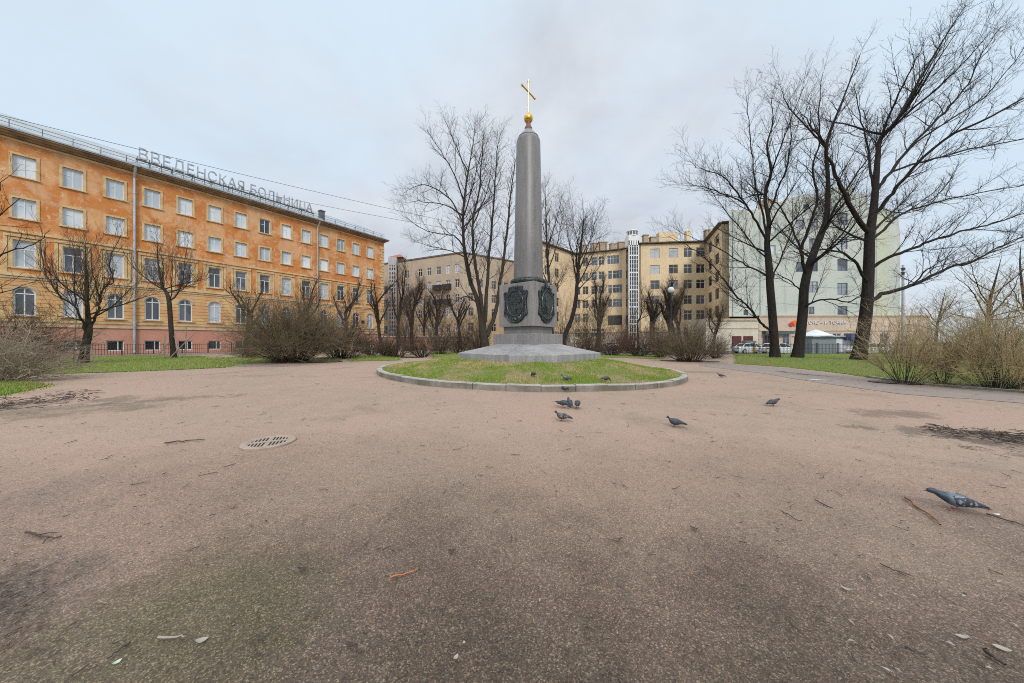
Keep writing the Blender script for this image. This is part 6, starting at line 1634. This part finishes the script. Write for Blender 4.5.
def leaf_mesh(L, Wd, curl, m):
    mb = MB(); n = 7
    for i in range(n):
        s = i / (n - 1); w = Wd * math.sin(math.pi * min(1, s * .92 + .06)) ** .8; z = curl * (s - .5) ** 2 * 4
        for q in (-1, 0, 1): mb.v.append(((s - .5) * L, q * w / 2, z + (.12 * w if q else 0)))
    for i in range(n - 1):
        for q in (0, 1): mb.f.append((i * 3 + q, i * 3 + q + 1, (i + 1) * 3 + q + 1, (i + 1) * 3 + q)); mb.m.append(0)
    mb.bar((L * .5, 0, curl), (L * .78, 0, curl + .002), L * .012, 4)
    return mb.build('leaf', m, None, smooth=True)
def leaf(px, py, L, Wd, rz, m, label, curl=.006):
    X, Y, z = P(px, py); o = leaf_mesh(L, Wd, curl, M[m]); o.location = (X, Y, z + .012); o.rotation_euler = (RNG.uniform(-.12, .12), RNG.uniform(-.1, .1), R(rz)); tag(o, label, 'leaf', 'leaves lying on the gravel')
leaf(117, 665, .030, .022, 70, 'greenleaf', 'pale green rounded leaf near the bottom edge')
leaf(202, 643, .050, .030, 25, 'paleleaf', 'pale tan curled leaf right of the peeled grey stick', .010)
leaf(846, 591, .055, .022, -35, 'greytwig', 'grey curled leaf alone on the gravel below the nearest pigeon', .015)
leaf(997, 516, .05, .03, 10, 'white', 'small white scrap of leaf just right of the nearest pigeon')
leaf(1002, 651, .06, .03, -30, 'paleleaf', 'pale torn leaf in the bottom corner, largest of the pale scraps')
leaf(962, 639, .05, .022, -20, 'paleleaf', 'pale slim leaf left of the largest pale scrap')
leaf(233, 508, .06, .03, 10, 'redtwig', 'reddish leaf on open gravel below the drain grating', .012)
leaf(456, 660, .03, .02, 60, 'paleleaf', 'cream leaf chip near the bottom middle')
leaf(366, 545, .05, .022, 60, 'deadleaf', 'dark curled leaf on damp gravel above the orange twig', .014)
leaf(302, 571, .05, .03, 20, 'darktwig', 'black crumpled leaf left of the orange twig', .018)
leaf(452, 553, .05, .035, 10, 'darktwig', 'black crumpled leaf right of the orange twig', .018)
leaf(262, 640, .045, .02, -10, 'darktwig', 'dark curled leaf between the peeled stick and the middle', .012)
leaf(620, 540.5, .05, .02, 10, 'darktwig', 'dark narrow leaf on open gravel in the middle distance', .012)
leaf(695, 531, .05, .03, 0, 'deadleaf', 'brown crumpled leaf on open gravel right of the middle', .016)
mbs = MB(); X, Y, z = P(265, 587)

def litter():
    rg = np.random.default_rng(77); rr = random.Random(77)
    def pos(n, far, cluster=None):
        out = []
        while len(out) < n:
            Y = 1.0 + (far - 1.0) * rr.random() ** 1.25; X = rr.uniform(-1.75, 1.75) * Y
            if math.hypot(X - OC[0], Y - OC[1]) < RR + .05 or X > 17 or X < -12: continue
            out.append((X, Y))
        return out
    def bits(name, pts, m, Lr, Wr, seed):
        rg = np.random.default_rng(seed); n = len(pts); v = np.empty((n, 4, 3)); k = 0
        for X, Y in pts:
            a = rg.uniform(0, 6.28); L = rg.uniform(*Lr); w = rg.uniform(*Wr); z = gz(X, Y) + .012; d = np.array([math.cos(a), math.sin(a), rg.normal(0, .12)]); e = np.array([-math.sin(a), math.cos(a), rg.normal(0, .25)])
            c = np.array([X, Y, z + .2 * w]); v[k] = [c - d * L / 2, c - e * w / 2 + [0, 0, w * .3], c + d * L / 2, c + e * w / 2 + [0, 0, w * .3]]; k += 1
        o = np_mesh(name, v.reshape(-1, 3), np.arange(4 * n).reshape(-1, 4), m); o['kind'] = 'stuff'
    bits('leaf_litter', pos(2000, 12.5), M['deadleaf'], (.010, .042), (.004, .014), 1)
    bits('leaf_litter', pos(900, 5), M['deadleaf'], (.006, .026), (.003, .010), 6)
    bits('leaf_litter', pos(110, 9), M['paleleaf'], (.012, .035), (.006, .016), 2)
    # many scraps in the right margin
    pts = [(X, Y) for X, Y in pos(2600, 5.5) if X / Y > .95][:75]; bits('leaf_litter', pts, M['paleleaf'], (.015, .05), (.008, .022), 3)
    pts = []
    while len(pts) < 260:
        px, py = rr.gauss(5, 28), rr.gauss(610, 32)
        if 540 < py < 690: X, Y, _ = P(px, py); pts.append((X, Y))
    bits('leaf_litter', pts, M['deadleaf'], (.012, .05), (.006, .018), 5)
    tb = Tubes(); n = 0
    for X, Y in pos(420, 13):
        a = rr.uniform(0, 6.28); L = rr.uniform(.03, .17) * (1 if Y > 3 else .5); r = rr.uniform(.0015, .004); p = []
        for k in range(4): p.append((X + math.cos(a) * L * k / 3 + rr.gauss(0, L * .05), Y + math.sin(a) * L * k / 3 + rr.gauss(0, L * .05), gz(X, Y) + .01 + r + .006 * rr.random()))
        tb.add(p, [r, r, r * .8, r * .6], 4)
    o = tb.build('twig_litter', M['darktwig'], None); o['kind'] = 'stuff'
    # debris heaped on the mud
    tb = Tubes()
    for k in range(520):
        if k % 2: px, py = rr.uniform(925, 1070), 0; py = 431 + (px - 925) * .085 + rr.gauss(0, 3.2)
        else: px, py = rr.uniform(-40, 95), 0; py = 407 - px * .125 + rr.gauss(0, 3.0)
        X, Y, z = P(px, py); a = rr.uniform(0, 6.28); L = rr.uniform(.03, .2); r = rr.uniform(.003, .008)
        tb.add([(X + math.cos(a) * L * q, Y + math.sin(a) * L * q, z + .02 + rr.uniform(0, .03)) for q in (0, .5, 1)], [r, r, r * .6], 4)
    o = tb.build('twig_litter', M['darktwig'], None); o['kind'] = 'stuff'
    # loose grit
    n = 9000; Y = 1.0 + 4.2 * rg.random(n) ** 1.4; X = rg.uniform(-1.7, 1.7, n) * Y; s = rg.uniform(.0014, .0042, n) * np.where(rg.random(n) < .04, 2.2, 1); z = g(X, Y) + .006
    octa = np.array([(1, 0, 0), (-1, 0, 0), (0, 1, 0), (0, -1, 0), (0, 0, .7), (0, 0, -.7)], float); F8 = np.array([(0, 2, 4), (2, 1, 4), (1, 3, 4), (3, 0, 4), (2, 0, 5), (1, 2, 5), (3, 1, 5), (0, 3, 5)])
    jit = rg.uniform(.6, 1.3, (n, 6, 3)); v = octa[None] * jit * s[:, None, None] + np.stack([X, Y, z], -1)[:, None, :]
    f = (F8[None] + (np.arange(n) * 6)[:, None, None]).reshape(-1, 3); o = np_mesh('gravel_grit', v.reshape(-1, 3), f, M['grit']); o['kind'] = 'stuff'
litter()
